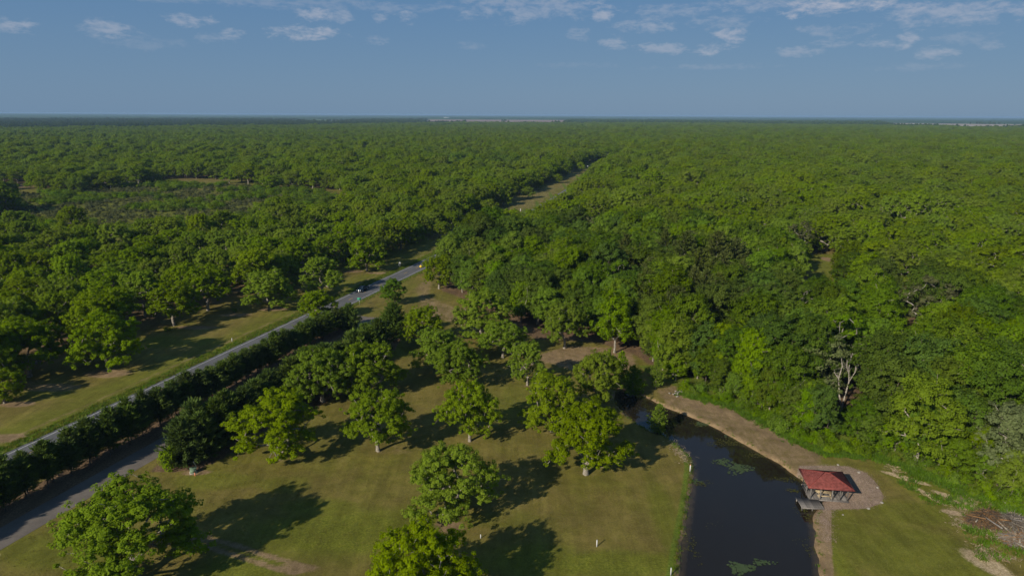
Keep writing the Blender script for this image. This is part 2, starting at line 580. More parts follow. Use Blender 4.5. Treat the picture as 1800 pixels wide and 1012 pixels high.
def field_material(name, a, b, stripe):
    m, t, p = base_mat(name)
    tc = t.node('ShaderNodeTexCoord').outputs['Object']
    mp = t.node('ShaderNodeMapping')
    mp.inputs['Scale'].default_value = (1, stripe, 1)
    t.l.new(tc, mp.inputs[0])
    k = t.noise(0.004, 6, 0.65, mp.outputs[0])
    t.l.new(t.mix(t.ramp(k, 0.35, 0.65), a, b), p.inputs['Base Color'])
    p.inputs['Roughness'].default_value = 0.95
    return m


def paint_mat(name, col):
    m, t, p = base_mat(name)
    tc = t.node('ShaderNodeTexCoord').outputs['Object']
    t.l.new(t.mix(t.ramp(t.noise(3.0, 5, 0.7, tc), 0.38, 0.62), tuple(c * 0.45 + 0.02 for c in col), col), p.inputs['Base Color'])
    p.inputs['Roughness'].default_value = 0.8
    return m


M['ground'] = ground_material()
M['asphalt'] = asphalt('highway_asphalt', (0.082, 0.080, 0.080), (0.128, 0.125, 0.123))
M['asphalt_old'] = asphalt('side_road_asphalt', (0.100, 0.084, 0.070), (0.165, 0.140, 0.114))
M['water'] = water_material()
M['line_white'] = paint_mat('line_white', (0.46, 0.45, 0.43))
M['line_yellow'] = paint_mat('line_yellow', (0.58, 0.36, 0.06))

# ------------------------------------------------------------------ layout lines on the ground
ROAD = smooth_line([(-113.5, 32), (-100.3, 74), (-89.2, 108.2), (-75.0, 153.5), (-51.3, 229), (-37.4, 272), (-16.5, 338), (4.5, 402), (36, 520), (95, 767), (160, 1010)], 8)
SIDE = smooth_line([(-84, 57), (-79.4, 72), (-73.8, 88.5), (-65.1, 115.5), (-57, 138), (-45.2, 164), (-39.3, 180), (-38.2, 188), (-42.0, 193.5), (-50, 196.5), (-58.5, 204)], 8)
POND = smooth_line(GP([(1178, 1090), (1187, 1008), (1194, 956), (1205, 897), (1212, 846), (1214, 816), (1204, 794), (1172, 769), (1150, 759), (1120, 744),
                       (1094, 724), (1076, 700), (1082, 683), (1104, 681), (1138, 695), (1172, 712), (1223, 731), (1271, 753), (1319, 782), (1370, 808),
                       (1404, 833), (1440, 858), (1456, 872), (1448, 884), (1434, 906), (1437, 934), (1444, 978), (1447, 1012), (1452, 1095)]), 5, True)
PAV_C, PAV_R = (51.3, 100.2), math.radians(-8.2)


def road_x(y):
    return np.interp(y, ROAD[:, 1], ROAD[:, 0])


WOOD_POLY = np.array([(-26, 268), (-25, 232), (-14, 218), (0, 192), (6, 179), (23, 177), (31, 168), (35, 157), (40, 147), (49, 138), (55, 126), (60, 119),
                      (67, 116.5), (71, 109), (76, 103), (84, 98), (96, 88), (110, 80), (150, 90), (160, 130), (150, 170), (139, 200), (125, 224),
                      (112, 264), (78, 308), (42, 332), (12, 322), (-14, 302)])


SCRUB_POLY = np.vstack([GP([(-60, 374), (0, 374), (120, 379), (250, 377), (440, 369), (520, 352)], 13.0), GP([(600, 346), (545, 333), (440, 326), (280, 322), (120, 336), (0, 343), (-60, 346)])])
def sight_gap(px0_, px1_, py_, py2_, z_top=12.0):
    """ground left open so that the clearing can be seen over the trees in front of it"""
    return np.array([G(px0_, py2_), G(px1_, py2_), G(px1_, py_, z_top), G(px0_, py_, z_top)])


GAP_POLYS = [sight_gap(528, 606, 350, 334), sight_gap(275, 400, 323, 315, 9.0), sight_gap(-20, 60, 330, 322, 6.0)]
CLEARING = sight_gap(1426, 1464, 473, 447, 16.0)
CLEARING2 = sight_gap(1575, 1603, 545, 520)

# ------------------------------------------------------------------ ground
def axis(lo, hi, fine, fl, fh, ff, out):
    a = list(np.arange(lo, fl, fine)) + list(np.arange(fl, fh, ff)) + list(np.arange(fh, hi + fine / 2, fine))
    up, x, d = [], a[-1], fine
    while x < out:
        d *= 1.32
        x += d
        up.append(x)
    dn, x, d = [], a[0], fine
    while x > -out:
        d *= 1.32
        x -= d
        dn.append(x)
    return np.array(dn[::-1] + a + up)


gx = axis(-130, 150, 1.0, 16, 72, 0.45, 31000)
gy = axis(62, 320, 1.0, 76, 152, 0.45, 31000)
XX, YY = np.meshgrid(gx, gy, indexing='ij')
X, Y = XX.ravel(), YY.ravel()
near = (np.abs(X) < 400) & (Y > -50) & (Y < 900)
pond_d = np.full(X.shape, 1e6)
pk = (X > 5) & (X < 90) & (Y > 40) & (Y < 170)
pond_d[pk] = sdf(POND, X[pk], Y[pk])
jag = (fbm(X, Y, 3.0) - 0.5) * 1.1
Z = np.where(pond_d < 2, -1.15 * sstep(0.4, -1.5, pond_d + jag), 0.0)
road_d = np.full(X.shape, 1e6)
road_d[near] = np.minimum(seg_dist(ROAD, X[near], Y[near]), seg_dist(SIDE, X[near], Y[near]) + 0.8)
und = (fbm(X, Y, 16.0) - 0.5) * 0.5 * sstep(5, 12, road_d) * sstep(400, 250, np.abs(X)) * sstep(2, 5, np.maximum(pond_d, 0)) * (Y > 0) * sstep(900, 500, Y)
pv = np.hypot(X - PAV_C[0], Y - PAV_C[1])
und *= sstep(8, 14, pv)
Z = Z + und * (np.abs(Y) < 900)


def ground_z(x, y):
    i = int(np.clip(np.searchsorted(gx, x), 1, len(gx) - 1))
    j = int(np.clip(np.searchsorted(gy, y), 1, len(gy) - 1))
    zz = Z.reshape(XX.shape)
    tx, ty = (x - gx[i - 1]) / (gx[i] - gx[i - 1]), (y - gy[j - 1]) / (gy[j] - gy[j - 1])
    return float((zz[i - 1, j - 1] * (1 - tx) + zz[i, j - 1] * tx) * (1 - ty) + (zz[i - 1, j] * (1 - tx) + zz[i, j] * tx) * ty)


dirt, mulch, lushz = np.zeros(X.shape), np.zeros(X.shape), np.zeros(X.shape)
sand, litter, tall = np.zeros(X.shape), np.zeros(X.shape), np.zeros(X.shape)


def zone(arr, poly, soft, amt=1.0, idx=None):
    d = sdf(np.asarray(poly), X, Y)
    arr[:] = np.maximum(arr, amt * sstep(soft, -soft, d))


def blob(arr, c, rx, ry, amt, rot=0.0):
    cs, sn = math.cos(rot), math.sin(rot)
    dx, dy = X - c[0], Y - c[1]
    d = np.hypot((dx * cs + dy * sn) / rx, (-dx * sn + dy * cs) / ry)
    arr[:] = np.maximum(arr, amt * sstep(1.3, 0.5, d))


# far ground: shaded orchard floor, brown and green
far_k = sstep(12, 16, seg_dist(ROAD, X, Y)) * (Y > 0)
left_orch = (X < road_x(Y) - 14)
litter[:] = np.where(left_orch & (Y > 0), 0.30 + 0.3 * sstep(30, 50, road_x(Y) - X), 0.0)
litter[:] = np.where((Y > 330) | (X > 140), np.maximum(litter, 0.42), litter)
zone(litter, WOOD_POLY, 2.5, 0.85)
# tan bank on the right of the pond, up to the trees
zone(dirt, GP([(1150, 684), (1190, 676), (1290, 712), (1380, 758), (1452, 796), (1440, 822), (1404, 838), (1370, 812), (1319, 784), (1271, 756), (1223, 733), (1172, 713)]), 1.2, 0.62)
zone(dirt, GP([(1180, 690), (1290, 722), (1400, 776), (1440, 800), (1380, 784), (1280, 736), (1200, 712)]), 1.0, 0.78)
# bare strip between lawn trees and the thicket
zone(dirt, GP([(930, 628), (1000, 606), (1110, 612), (1120, 640), (1090, 660), (1000, 650)]), 1.5, 0.75)
zone(dirt, GP([(726, 505), (765, 480), (760, 520), (850, 560), (940, 610), (900, 620), (820, 575), (760, 560), (735, 540)]), 2.5, 0.55)
zone(dirt, GP([(1440, 902), (1462, 893), (1462, 950), (1466, 1012), (1470, 1060), (1446, 1060), (1444, 980), (1436, 940)]), 0.5, 0.9)
zone(mulch, GP([(1404, 818), (1450, 818), (1490, 818), (1523, 830), (1543, 850), (1553, 872), (1549, 884), (1524, 893), (1464, 895), (1446, 900), (1440, 880), (1470, 850), (1400, 836)]), 0.5, 1.0)
# pale sand and straw along the thicket on the right
for (a, b, rx, ry, am) in [((1545, 808), (1575, 818), 3.0, .8, .9), ((1560, 830), (1625, 850), 4.5, .9, .85), ((1625, 865), (1650, 880), 3.4, .7, .85),
                           ((1640, 862), (1710, 885), 4.0, 1.0, .7), ((1665, 898), (1690, 903), 2.2, .8, .9), ((1700, 970), (1770, 1010), 4.5, 2.2, .68),
                           ((1780, 900), (1800, 912), 3, .8, .8), ((1720, 905), (1790, 925), 4.2, 1.0, .6)]:
    p, q = np.array(G(*a)), np.array(G(*b))
    blob(sand, (p + q) / 2, rx, ry, am, math.atan2(*(q - p)[::-1]))
zone(lushz, GP([(1540, 800), (1600, 822), (1700, 868), (1800, 905), (1800, 940), (1700, 905), (1610, 870), (1540, 822)]), 1.5, 0.75)
zone(tall, GP([(1600, 822), (1700, 870), (1800, 900), (1800, 880), (1700, 850), (1600, 812)]), 1.0, 0.8)
# lush patches on the lawn
for (px, py, rx, ry, am) in [(330, 600, 16, 5, .62), (480, 560, 9, 3, .6), (150, 690, 14, 4, .5), (60, 760, 12, 3, .55), (680, 500, 12, 14, .5), (610, 935, 15, 7, .85), (560, 890, 6, 3, .7), (500, 850, 5, 3, .5), (380, 845, 8, 3, .55), (120, 965, 11, 5, .65), (430, 1000, 7, 4, .85),
                             (1060, 990, 17, 3.2, .85), (960, 985, 8, 4, .7), (880, 910, 6, 3, .5), (1180, 930, 2.4, 16, .6), (1500, 930, 9, 12, .5),
                             (1620, 980, 9, 9, .62), (1600, 900, 8, 4, .55), (650, 660, 7, 9, .5), (710, 610, 10, 9, .6), (1470, 980, 1.6, 14, .8), (860, 700, 8, 14, .35)]:
    blob(lushz, G(px, py), rx, ry, am)
# worn earth: track on the lower left, stump, under trees, road edges
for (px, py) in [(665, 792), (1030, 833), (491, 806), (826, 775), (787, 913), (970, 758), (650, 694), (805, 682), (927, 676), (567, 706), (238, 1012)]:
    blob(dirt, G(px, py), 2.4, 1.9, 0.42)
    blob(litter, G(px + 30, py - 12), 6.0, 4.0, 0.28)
trk = GP([(338, 945), (400, 962), (455, 980), (520, 1000)])
dirt[:] = np.maximum(dirt, 0.68 * sstep(1.2, 0.2, np.abs(seg_dist(trk, X, Y) - 0.9)))
for (px, py, rx, ry, am) in [(788, 925, 3.0, 2.2, .75), (525, 998, 3.5, 1.4, .68), (330, 950, 4, 2, .6), (345, 830, 3, 1.2, .8), (330, 800, 5, 3, .5), (700, 790, 6, 3, .35), (960, 640, 8, 5, .4)]:
    blob(dirt, G(px, py), rx, ry, am)
for (px, py, rx, ry, am) in [(345, 575, 7, 2.2, .85), (480, 543, 6, 2.5, .8), (415, 553, 6, 2.5, .7), (620, 477, 5, 2.5, .9), (665, 480, 6, 2, .85), (190, 655, 7, 3.5, .7),
                             (90, 680, 9, 3, .6), (30, 710, 5, 2, .7), (40, 670, 6, 3, .5), (20, 770, 8, 2.4, .7)]:
    blob(dirt, G(px, py), rx, ry, am)
sd_side = seg_dist(SIDE, X, Y)
right_of_side = X > np.interp(Y, SIDE[:, 1][:66], SIDE[:, 0][:66])
sand[:] = np.maximum(sand, 0.75 * sstep(1.5, 0.2, np.abs(sd_side - 3.3)) * right_of_side * sstep(0.45, 0.62, fbm(X, Y, 9.0)) * (Y < 130))
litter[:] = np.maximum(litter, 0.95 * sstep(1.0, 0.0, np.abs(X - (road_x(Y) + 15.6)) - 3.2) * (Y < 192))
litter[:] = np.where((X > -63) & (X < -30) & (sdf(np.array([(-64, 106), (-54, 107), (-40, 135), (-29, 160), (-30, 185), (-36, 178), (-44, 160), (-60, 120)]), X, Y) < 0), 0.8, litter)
for zp in (SCRUB_POLY, CLEARING, CLEARING2):
    k_ = inside(zp, X, Y)
    litter[k_] = 0.12
    lushz[k_] = 0.8
    dirt[k_] = 0.1
for zp in GAP_POLYS:
    k_ = inside(zp, X, Y)
    litter[k_], dirt[k_], lushz[k_] = 0.0, 0.25, 0.35
blob(dirt, G(1456, 456), 3.2, 6, 0.85)
blob(dirt, G(1590, 526), 4, 4, 0.8)
# verge of the highway: tall green grass, then a dry ditch line, then mown strip
sd_left = np.where(X < road_x(Y), seg_dist(ROAD, X, Y), 1e6)
tall[:] = np.maximum(tall, 0.9 * sstep(2.2, 0.6, np.abs(sd_left - 5.4)))
dirt[:] = np.maximum(dirt, 0.5 * sstep(1.4, 0.2, np.abs(sd_left - 8.6)))
sd_right = np.where(X > road_x(Y), seg_dist(ROAD, X, Y), 1e6)
tall[:] = np.maximum(tall, 0.6 * sstep(1.6, 0.3, np.abs(sd_right - 4.6)))
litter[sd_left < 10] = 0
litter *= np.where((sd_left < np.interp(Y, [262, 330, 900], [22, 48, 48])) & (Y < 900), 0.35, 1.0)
litter[sd_right < 4] = 0
lushz[:] = np.maximum(lushz, 0.6 * sstep(19, 9, sd_left) * (Y > 40))
lushz[:] = np.maximum(lushz, 0.42 * (sd_left < 45) * (Y > 262))
dirt[:] = np.maximum(dirt, 0.46 * (sd_left < 40) * (Y > 330) * (Y < 1000))
# under the water everything is mud
mud = sstep(0.6, -0.6, pond_d)
dirt[:] = np.where(mud > 0.3, 0.9, dirt)
wsd = np.full(X.shape, 1e3)
wk = (X > 30) & (X < 150) & (Y > 70) & (Y < 160)
wsd[wk] = sdf(WOOD_POLY, X[wk], Y[wk])
rim = (wsd < 3) & (wsd > -11)
litter[rim] *= 0.25
lushz[rim] = np.maximum(lushz[rim], 0.85)
tall[rim] = np.maximum(tall[rim], 0.55)
for a in (lushz, tall, sand):
    a[pond_d < 0.1] = 0
tall[:] = np.maximum(tall, 0.7 * sstep(0.9, 0.2, np.abs(pond_d - 0.7)) * (X < 40) * (Y < 118))
nx, ny = len(gx), len(gy)
ii, jj = np.meshgrid(np.arange(nx - 1), np.arange(ny - 1), indexing='ij')
q0 = (ii * ny + jj).ravel()
gfaces = np.stack([q0, q0 + ny, q0 + ny + 1, q0 + 1], 1)
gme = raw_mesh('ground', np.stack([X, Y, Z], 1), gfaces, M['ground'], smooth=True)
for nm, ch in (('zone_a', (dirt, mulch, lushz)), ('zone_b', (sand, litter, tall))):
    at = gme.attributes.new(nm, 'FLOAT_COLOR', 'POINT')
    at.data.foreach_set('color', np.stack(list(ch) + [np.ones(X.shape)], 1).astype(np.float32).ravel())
tag(link('ground', gme), 'mown, partly dry lawn and orchard floor reaching to the horizon', kind='structure')

# pond water: one sheet a little below the lawn
wtg = unit0 = np.roll(POND, -1, 0) - np.roll(POND, 1, 0)
wtg = wtg / np.linalg.norm(wtg, axis=1)[:, None]
wn = np.stack([-wtg[:, 1], wtg[:, 0]], 1)
flip = sdf(POND, *(POND + wn * 0.3).T) > 0
wn[flip] *= -1
npd = len(POND)
wd = MB()
wd.v = [(x, y, 0) for x, y in POND] + [(x, y, 0) for x, y in POND + wn * 1.5]
wd.f = [(k, (k + 1) % npd, npd + (k + 1) % npd, npd + k) for k in range(npd)] + [tuple(range(npd, 2 * npd))]
import bmesh
wme = wd.mesh('pond_water', M['water'])
bm = bmesh.new()
bm.from_mesh(wme)
bmesh.ops.triangulate(bm, faces=[f for f in bm.faces if len(f.verts) > 4])
bmesh.ops.recalc_face_normals(bm, faces=bm.faces)
if sum(f.normal.z * f.calc_area() for f in bm.faces) < 0:
    bmesh.ops.reverse_faces(bm, faces=bm.faces)
bm.to_mesh(wme)
bm.free()
sh_at = wme.attributes.new('shore', 'FLOAT', 'POINT')
sh_at.data.foreach_set('value', np.r_[np.ones(npd), np.zeros(npd)].astype(np.float32))
tag(link('pond_water', wme, None, (0, 0, -0.42)), 'dark still water of the curved pond', kind='structure')


# ------------------------------------------------------------------ roads
def strip(name, line, o0, o1, z, m, s0=None, s1=None):
    line = np.asarray(line)
    tg = np.gradient(line, axis=0)
    tg /= np.linalg.norm(tg, axis=1)[:, None]
    nr = np.stack([tg[:, 1], -tg[:, 0]], 1)
    a, b = line + nr * o0, line + nr * o1
    n = len(line)
    vs = np.concatenate([np.c_[a, np.full(n, z)], np.c_[b, np.full(n, z)]])
    k = np.arange(n - 1)
    return link(name, raw_mesh(name, vs, np.stack([k, k + n, k + n + 1, k + 1], 1), m))


def resample(line, step):
    line = np.asarray(line)
    d = np.concatenate([[0], np.cumsum(np.linalg.norm(np.diff(line, axis=0), axis=1))])
    s = np.arange(0, d[-1], step)
    return np.stack([np.interp(s, d, line[:, 0]), np.interp(s, d, line[:, 1])], 1), s


RD, RS = resample(ROAD, 2.0)
tag(strip('highway', RD, -4.0, 4.0, 0.030, M['asphalt']), 'two lane grey highway between the orchards', kind='structure')
hw = bpy.data.objects['highway']
strip('edge_line', RD, -3.28, -3.06, 0.036, M['line_white'], None).parent = hw
strip('edge_line', RD, 3.06, 3.28, 0.036, M['line_white'], None).parent = hw
fine, fs = resample(ROAD, 0.25)
dash_first = None
for k in range(90):
    s0 = 2.6 + 10.2 * k
    sel = fine[int(s0 / 0.25):int((s0 + 2.8) / 0.25) + 1]
    if len(sel) < 4:
        break
    o = strip('centre_dash', sel[[0, len(sel) // 2, -1]], -0.09, 0.09, 0.036, M['line_yellow'])
    o.parent = hw
SDr, _ = resample(SIDE, 1.5)
tag(strip('side_road', SDr, -2.7, 2.7, 0.022, M['asphalt_old']), 'narrow worn side road running beside the conifer row', kind='structure')
apron = MB()
ap = [(-59.0, 194.0), (-52, 190.2), (-43.4, 186.0), (-40.6, 189), (-35.6, 190), (-37.0, 198.6), (-44, 199.6), (-50, 203), (-54.6, 212)]
apron.add([(x, y, 0.026) for x, y in ap], [tuple(range(len(ap)))])
tag(apron.build('road_apron', M['asphalt_old']), 'paved mouth of the side road at the highway', kind='structure')


# ------------------------------------------------------------------ trees: meshes
def unit(v):
    return v / (np.linalg.norm(v, axis=-1, keepdims=True) + 1e-9)


def leaf_arrays(cent, rad, lobe_c, nper, L, Wd, rng, flat=0.7, up=0.35, drop=0.0, wide=0.5):
    n = len(cent)
    idx = np.repeat(np.arange(n), nper)
    u = unit(rng.normal(size=(len(idx), 3)))
    r = rad[idx] * (0.35 + 0.65 * rng.random(len(idx)) ** 0.6)
    pos = cent[idx] + u * r[:, None] * np.array([1, 1, flat])
    outw = unit(cent[idx] - lobe_c[idx])
    nrm = unit(0.5 * u + 0.6 * outw + np.array([0, 0, up + 0.1]) + 0.34 * rng.normal(size=u.shape))
    tan = unit(np.cross(nrm, rng.normal(size=u.shape)))
    tan[:, 2] -= drop
    tan = unit(tan)
    bit = unit(np.cross(nrm, tan))
    ln = (L * (0.7 + 0.6 * rng.random(len(idx))))[:, None]
    wd_ = ln * (Wd / L)
    v = np.stack([pos - tan * ln / 2, pos + bit * wd_ / 2 + nrm * ln * 0.06, pos + tan * ln / 2, pos - bit * wd_ / 2 + nrm * ln * 0.06], 1)
    return v.reshape(-1, 3), np.clip(rng.random(len(idx)) * 0.65 + 0.35 * rng.random(n)[idx], 0, 1)


def leaf_mesh(name, v, lv, m):
    f = np.arange(len(v)).reshape(-1, 4)
    me = raw_mesh(name, v, f, m)
    at = me.attributes.new('leafv', 'FLOAT', 'POINT')
    at.data.foreach_set('value', np.repeat(lv, 4).astype(np.float32))
    return me


def skeleton(targets, trunk_top, rng, step=0.9, lean=(0, 0), thick=0.035, power=2.4, cost_h=0.35):
    """trunk plus limbs reaching every target; returns nodes, parents, radii"""
    P = [np.array([0, 0, -0.15])]
    par = [-1]
    k = max(2, int(trunk_top / 0.7))
    for i in range(1, k + 1):
        z = trunk_top * i / k
        P.append(np.array([lean[0] * z + rng.normal() * 0.03, lean[1] * z + rng.normal() * 0.03, z]))
        par.append(len(P) - 2)
    first = len(P) - 1
    order = np.argsort(np.linalg.norm(targets - P[first], axis=1))
    end = []
    for ti in order:
        T = targets[ti]
        Q = np.array(P[first - min(1, first):])
        off = first - min(1, first)
        d = np.linalg.norm(Q - T, axis=1) + cost_h * np.maximum(0, Q[:, 2] - T[2]) + 0.10 * np.linalg.norm(Q - P[first], axis=1)
        b = int(np.argmin(d)) + off
        A = P[b]
        n = max(1, int(np.linalg.norm(T - A) / step))
        cur = b
        for i in range(1, n + 1):
            t = i / n
            q = A * (1 - t) + T * t
            q = q + np.array([rng.normal() * 0.09, rng.normal() * 0.09, 0.22 * math.sin(math.pi * t) * min(1.5, np.linalg.norm(T - A) * 0.25)]) * (t < 0.999)
            P.append(q)
            par.append(cur)
            cur = len(P) - 1
        end.append(cur)
    acc = np.zeros(len(P))
    for e in end:
        acc[e] += thick ** power
    for i in range(len(P) - 1, 0, -1):
        acc[par[i]] += acc[i]
    R = np.maximum(acc, (thick * 0.6) ** power) ** (1 / power)
    return np.array(P), np.array(par), R


def tube_mesh(name, P, par, R, m, sides=5, flare=1.35, rmin=0.0):
    V, Fc = [], []
    for i in range(1, len(P)):
        if R[i] < rmin:
            continue
        a, b = P[par[i]], P[i]
        d = b - a
        ln = np.linalg.norm(d)
        if ln < 1e-4:
            continue
        d = d / ln
        o = np.cross(d, [0.31, 0.87, 0.11]) if abs(d[1]) < 0.9 else np.cross(d, [1, 0, 0.1])
        o /= np.linalg.norm(o)
        q = np.cross(d, o)
        ra, rb = min(R[par[i]], R[i] * 1.35), R[i]
        if par[i] == 0:
            ra *= flare
        base = len(V)
        for c, r in ((a, ra), (b + d * r_ext(R[i]), rb)):
            for k in range(sides):
                t = 2 * math.pi * k / sides
                V.append(c + o * r * math.cos(t) + q * r * math.sin(t))
        for k in range(sides):
            Fc.append((base + k, base + (k + 1) % sides, base + sides + (k + 1) % sides, base + sides + k))
    return raw_mesh(name, np.array(V), np.array(Fc), m, smooth=True)


def r_ext(r):
    return r * 0.25


def broad_tree(tag_, seed, H, Wd, leaf, bark, lobes=18, base=2.6, cl=15, nper=64, L=0.56, lw=0.30, lobe_r=2.4, top=0.55, gap=0.0, trunk=2.4, spread=1.0, thick=0.035, crad=0.95):
    """crown of separate lobes on the ends of the limbs"""
    rng = np.random.default_rng(seed)
    C, LR = [], []
    ga = rng.random() * 6.28
    for i in range(lobes):
        t = (i + 0.5) / lobes
        z = base + (H - base) * (0.14 + 0.76 * t ** 0.9)
        prof = float(np.interp((z - base) / (H - base), [0, 0.16, 0.36, 0.62, 0.86, 1.0], [0.66, 0.90, 1.0, 0.84 + 0.1 * (1 - top), 0.46, 0.12]))
        rr = (Wd / 2 - lobe_r * 0.62) * prof * (0.72 + 0.42 * rng.random()) * spread
        if rng.random() < 0.20:
            rr *= 0.45
        ga += 2.4 + rng.normal() * 0.35
        C.append([rr * math.cos(ga), rr * math.sin(ga), z - 0.25 * lobe_r])
        LR.append(lobe_r * (0.72 + 0.55 * rng.random()))
    C, LR = np.array(C), np.array(LR)
    cents, rads, lob = [], [], []
    for c, r in zip(C, LR):
        n = max(5, int(cl * (r / lobe_r) ** 2))
        u = unit(rng.normal(size=(n, 3)))
        u[:, 2] = np.where(u[:, 2] < -0.45, -u[:, 2] * 0.6, u[:, 2])
        rad = r * np.clip(0.86 + 0.31 * rng.normal(size=n), 0.2, 1.6)
        p = c + u * rad[:, None] * np.array([1, 1, 0.86])
        p[:, 2] = np.maximum(p[:, 2], base * 0.75)
        cents.append(p)
        rads.append(crad * (0.65 + 0.6 * rng.random(n)))
        lob.append(np.repeat(c[None], n, 0))
    cents, rads, lob = np.concatenate(cents), np.concatenate(rads), np.concatenate(lob)
    if gap:
        keep = rng.random(len(cents)) > gap
        cents, rads, lob = cents[keep], rads[keep], lob[keep]
    v, lv = leaf_arrays(cents, rads, lob, nper, L, lw, rng, 0.72)
    v[:, 2] = np.maximum(v[:, 2], 0.25)
    crown = leaf_mesh('crown_' + tag_, v, lv, leaf)
    tg = np.concatenate([C, cents[rng.permutation(len(cents))[:int(len(cents) * 0.40)]] * 0.98])
    P, par, R = skeleton(tg, trunk, rng, 1.0, (rng.normal() * 0.04, rng.normal() * 0.04), thick)
    trunk_me = tube_mesh('trunk_' + tag_, P, par, R, bark)
    return trunk_me, crown


def conifer_tree(tag_, seed, H, Wd, leaf, bark, base=1.4, L=0.55, lw=0.13, step=0.33, nb=9, power=0.75, rnd=0.3, top_r=0.16, nl=26):
    """whorled branches carrying feathery sprays"""
    rng = np.random.default_rng(seed)
    pos, dirs, lvs = [], [], []
    z = base
    P, par, R = [np.array([0, 0, -0.15])], [-1], [0.15 * H / 9]
    nz = 12
    for i in range(1, nz + 1):
        P.append(np.array([rng.normal() * 0.03, rng.normal() * 0.03, H * 0.97 * i / nz]))
        par.append(i - 1)
        R.append(0.14 * H / 9 * (1 - 0.9 * i / nz))
    a0 = rng.random() * 6
    side = 0.8 + 0.4 * rng.random(8)
    while z < H:
        t = (z - base) / (H - base)
        prof = (1 - t) ** power * (0.55 + 0.45 * min(1, t / 0.22)) + top_r * (1 - t)
        for k in range(max(4, int(nb * (0.55 + 0.6 * (1 - t))))):
            a0 += 2.39996 + rng.normal() * 0.25
            ln = Wd / 2 * prof * (1 - rnd + 2 * rnd * rng.random()) * side[int(a0 / 6.2832 * 8) % 8]
            up = 0.28 + 0.5 * t + rng.normal() * 0.12
            d = np.array([math.cos(a0), math.sin(a0), up])
            d /= np.linalg.norm(d)
            m = max(3, int(nl * ln / (Wd / 2) + 3))
            s = ln * rng.random(m) ** 0.55
            pt = np.array([0, 0, z]) + d * s[:, None] + rng.normal(size=(m, 3)) * np.array([0.22, 0.22, 0.13]) * (0.5 + 0.5 * s[:, None] / (ln + 0.01))
            pos.append(pt)
            dirs.append(unit(d * np.array([1, 1, 1.0]) + np.array([0, 0, 0.25]) + rng.normal(size=(m, 3)) * 0.38))
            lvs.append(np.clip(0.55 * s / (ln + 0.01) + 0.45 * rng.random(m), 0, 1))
            if rng.random() < 0.5:
                P.append(np.array([0, 0, z]))
                par.append(0)
                R.append(0.0)
                P.append(np.array([0, 0, z]) + d * ln * 0.8)
                par.append(len(P) - 2)
                R.append(0.02)
        z += step * (0.8 + 0.4 * rng.random())
    pos, dirs, lv = np.concatenate(pos), np.concatenate(dirs), np.concatenate(lvs)
    nrm = unit(np.cross(dirs, unit(np.cross(dirs, np.array([0, 0, 1.0]) + 0.5 * rng.normal(size=dirs.shape)))))
    nrm = np.where(nrm[:, 2:3] < 0, -nrm, nrm)
    bit = unit(np.cross(nrm, dirs))
    ln = (L * (0.7 + 0.6 * rng.random(len(pos))))[:, None]
    v = np.stack([pos - dirs * ln * 0.4, pos + bit * lw * ln / L, pos + dirs * ln * 0.6, pos - bit * lw * ln / L], 1).reshape(-1, 3)
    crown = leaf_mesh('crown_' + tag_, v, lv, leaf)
    R = np.array(R)
    keep = [i for i in range(len(P))]
    V = MB()
    for i in range(1, nz + 1):
        V.tube(P[i - 1], P[i], R[i - 1] * (1.3 if i == 1 else 1), R[i], 6, False)
    for i in range(nz + 1, len(P)):
        if R[i] > 0:
            V.tube(P[par[i]], P[i], 0.035, 0.012, 3, False)
    return V.mesh('trunk_' + tag_, bark, True), crown


def bush_mesh(tag_, seed, H, Wd, leaf, bark, n=16, nper=60, L=0.36):
    rng = np.random.default_rng(seed)
    c = unit(rng.normal(size=(n, 3)))
    c[:, 2] = np.abs(c[:, 2])
    c = c * np.array([Wd / 2, Wd / 2, H * 0.8]) * (0.45 + 0.4 * rng.random((n, 1)))
    c[:, 2] += H * 0.12
    rad = Wd * 0.20 * (0.7 + 0.6 * rng.random(n))
    v, lv = leaf_arrays(c, rad, np.zeros_like(c), nper, L, L * 0.55, rng, 0.8, 0.5)
    v[:, 2] = np.maximum(v[:, 2], 0.02)
    P, par, R = skeleton(c, 0.35, rng, 0.7, (0, 0), 0.018)
    return tube_mesh('stem_' + tag_, P, par, R, bark, 4), leaf_mesh('foliage_' + tag_, v, lv, leaf)


def bare_tree(tag_, seed, H, Wd, bark, ntips=34, trunk=0.45, thick=0.05):
    rng = np.random.default_rng(seed)
    tips = []
    for i in range(ntips):
        a, r = rng.random() * 6.28, Wd / 2 * math.sqrt(rng.random())
        tips.append([r * math.cos(a), r * math.sin(a), H * (trunk + 0.08 + (0.92 - trunk) * (1 - 0.5 * (r / (Wd / 2)) ** 2) * (0.6 + 0.4 * rng.random()))])
    P, par, R = skeleton(np.array(tips), H * trunk, rng, 0.8, (0.03, 0.01), thick, 2.2)
    return tube_mesh('trunk_' + tag_, P, par, R, bark)


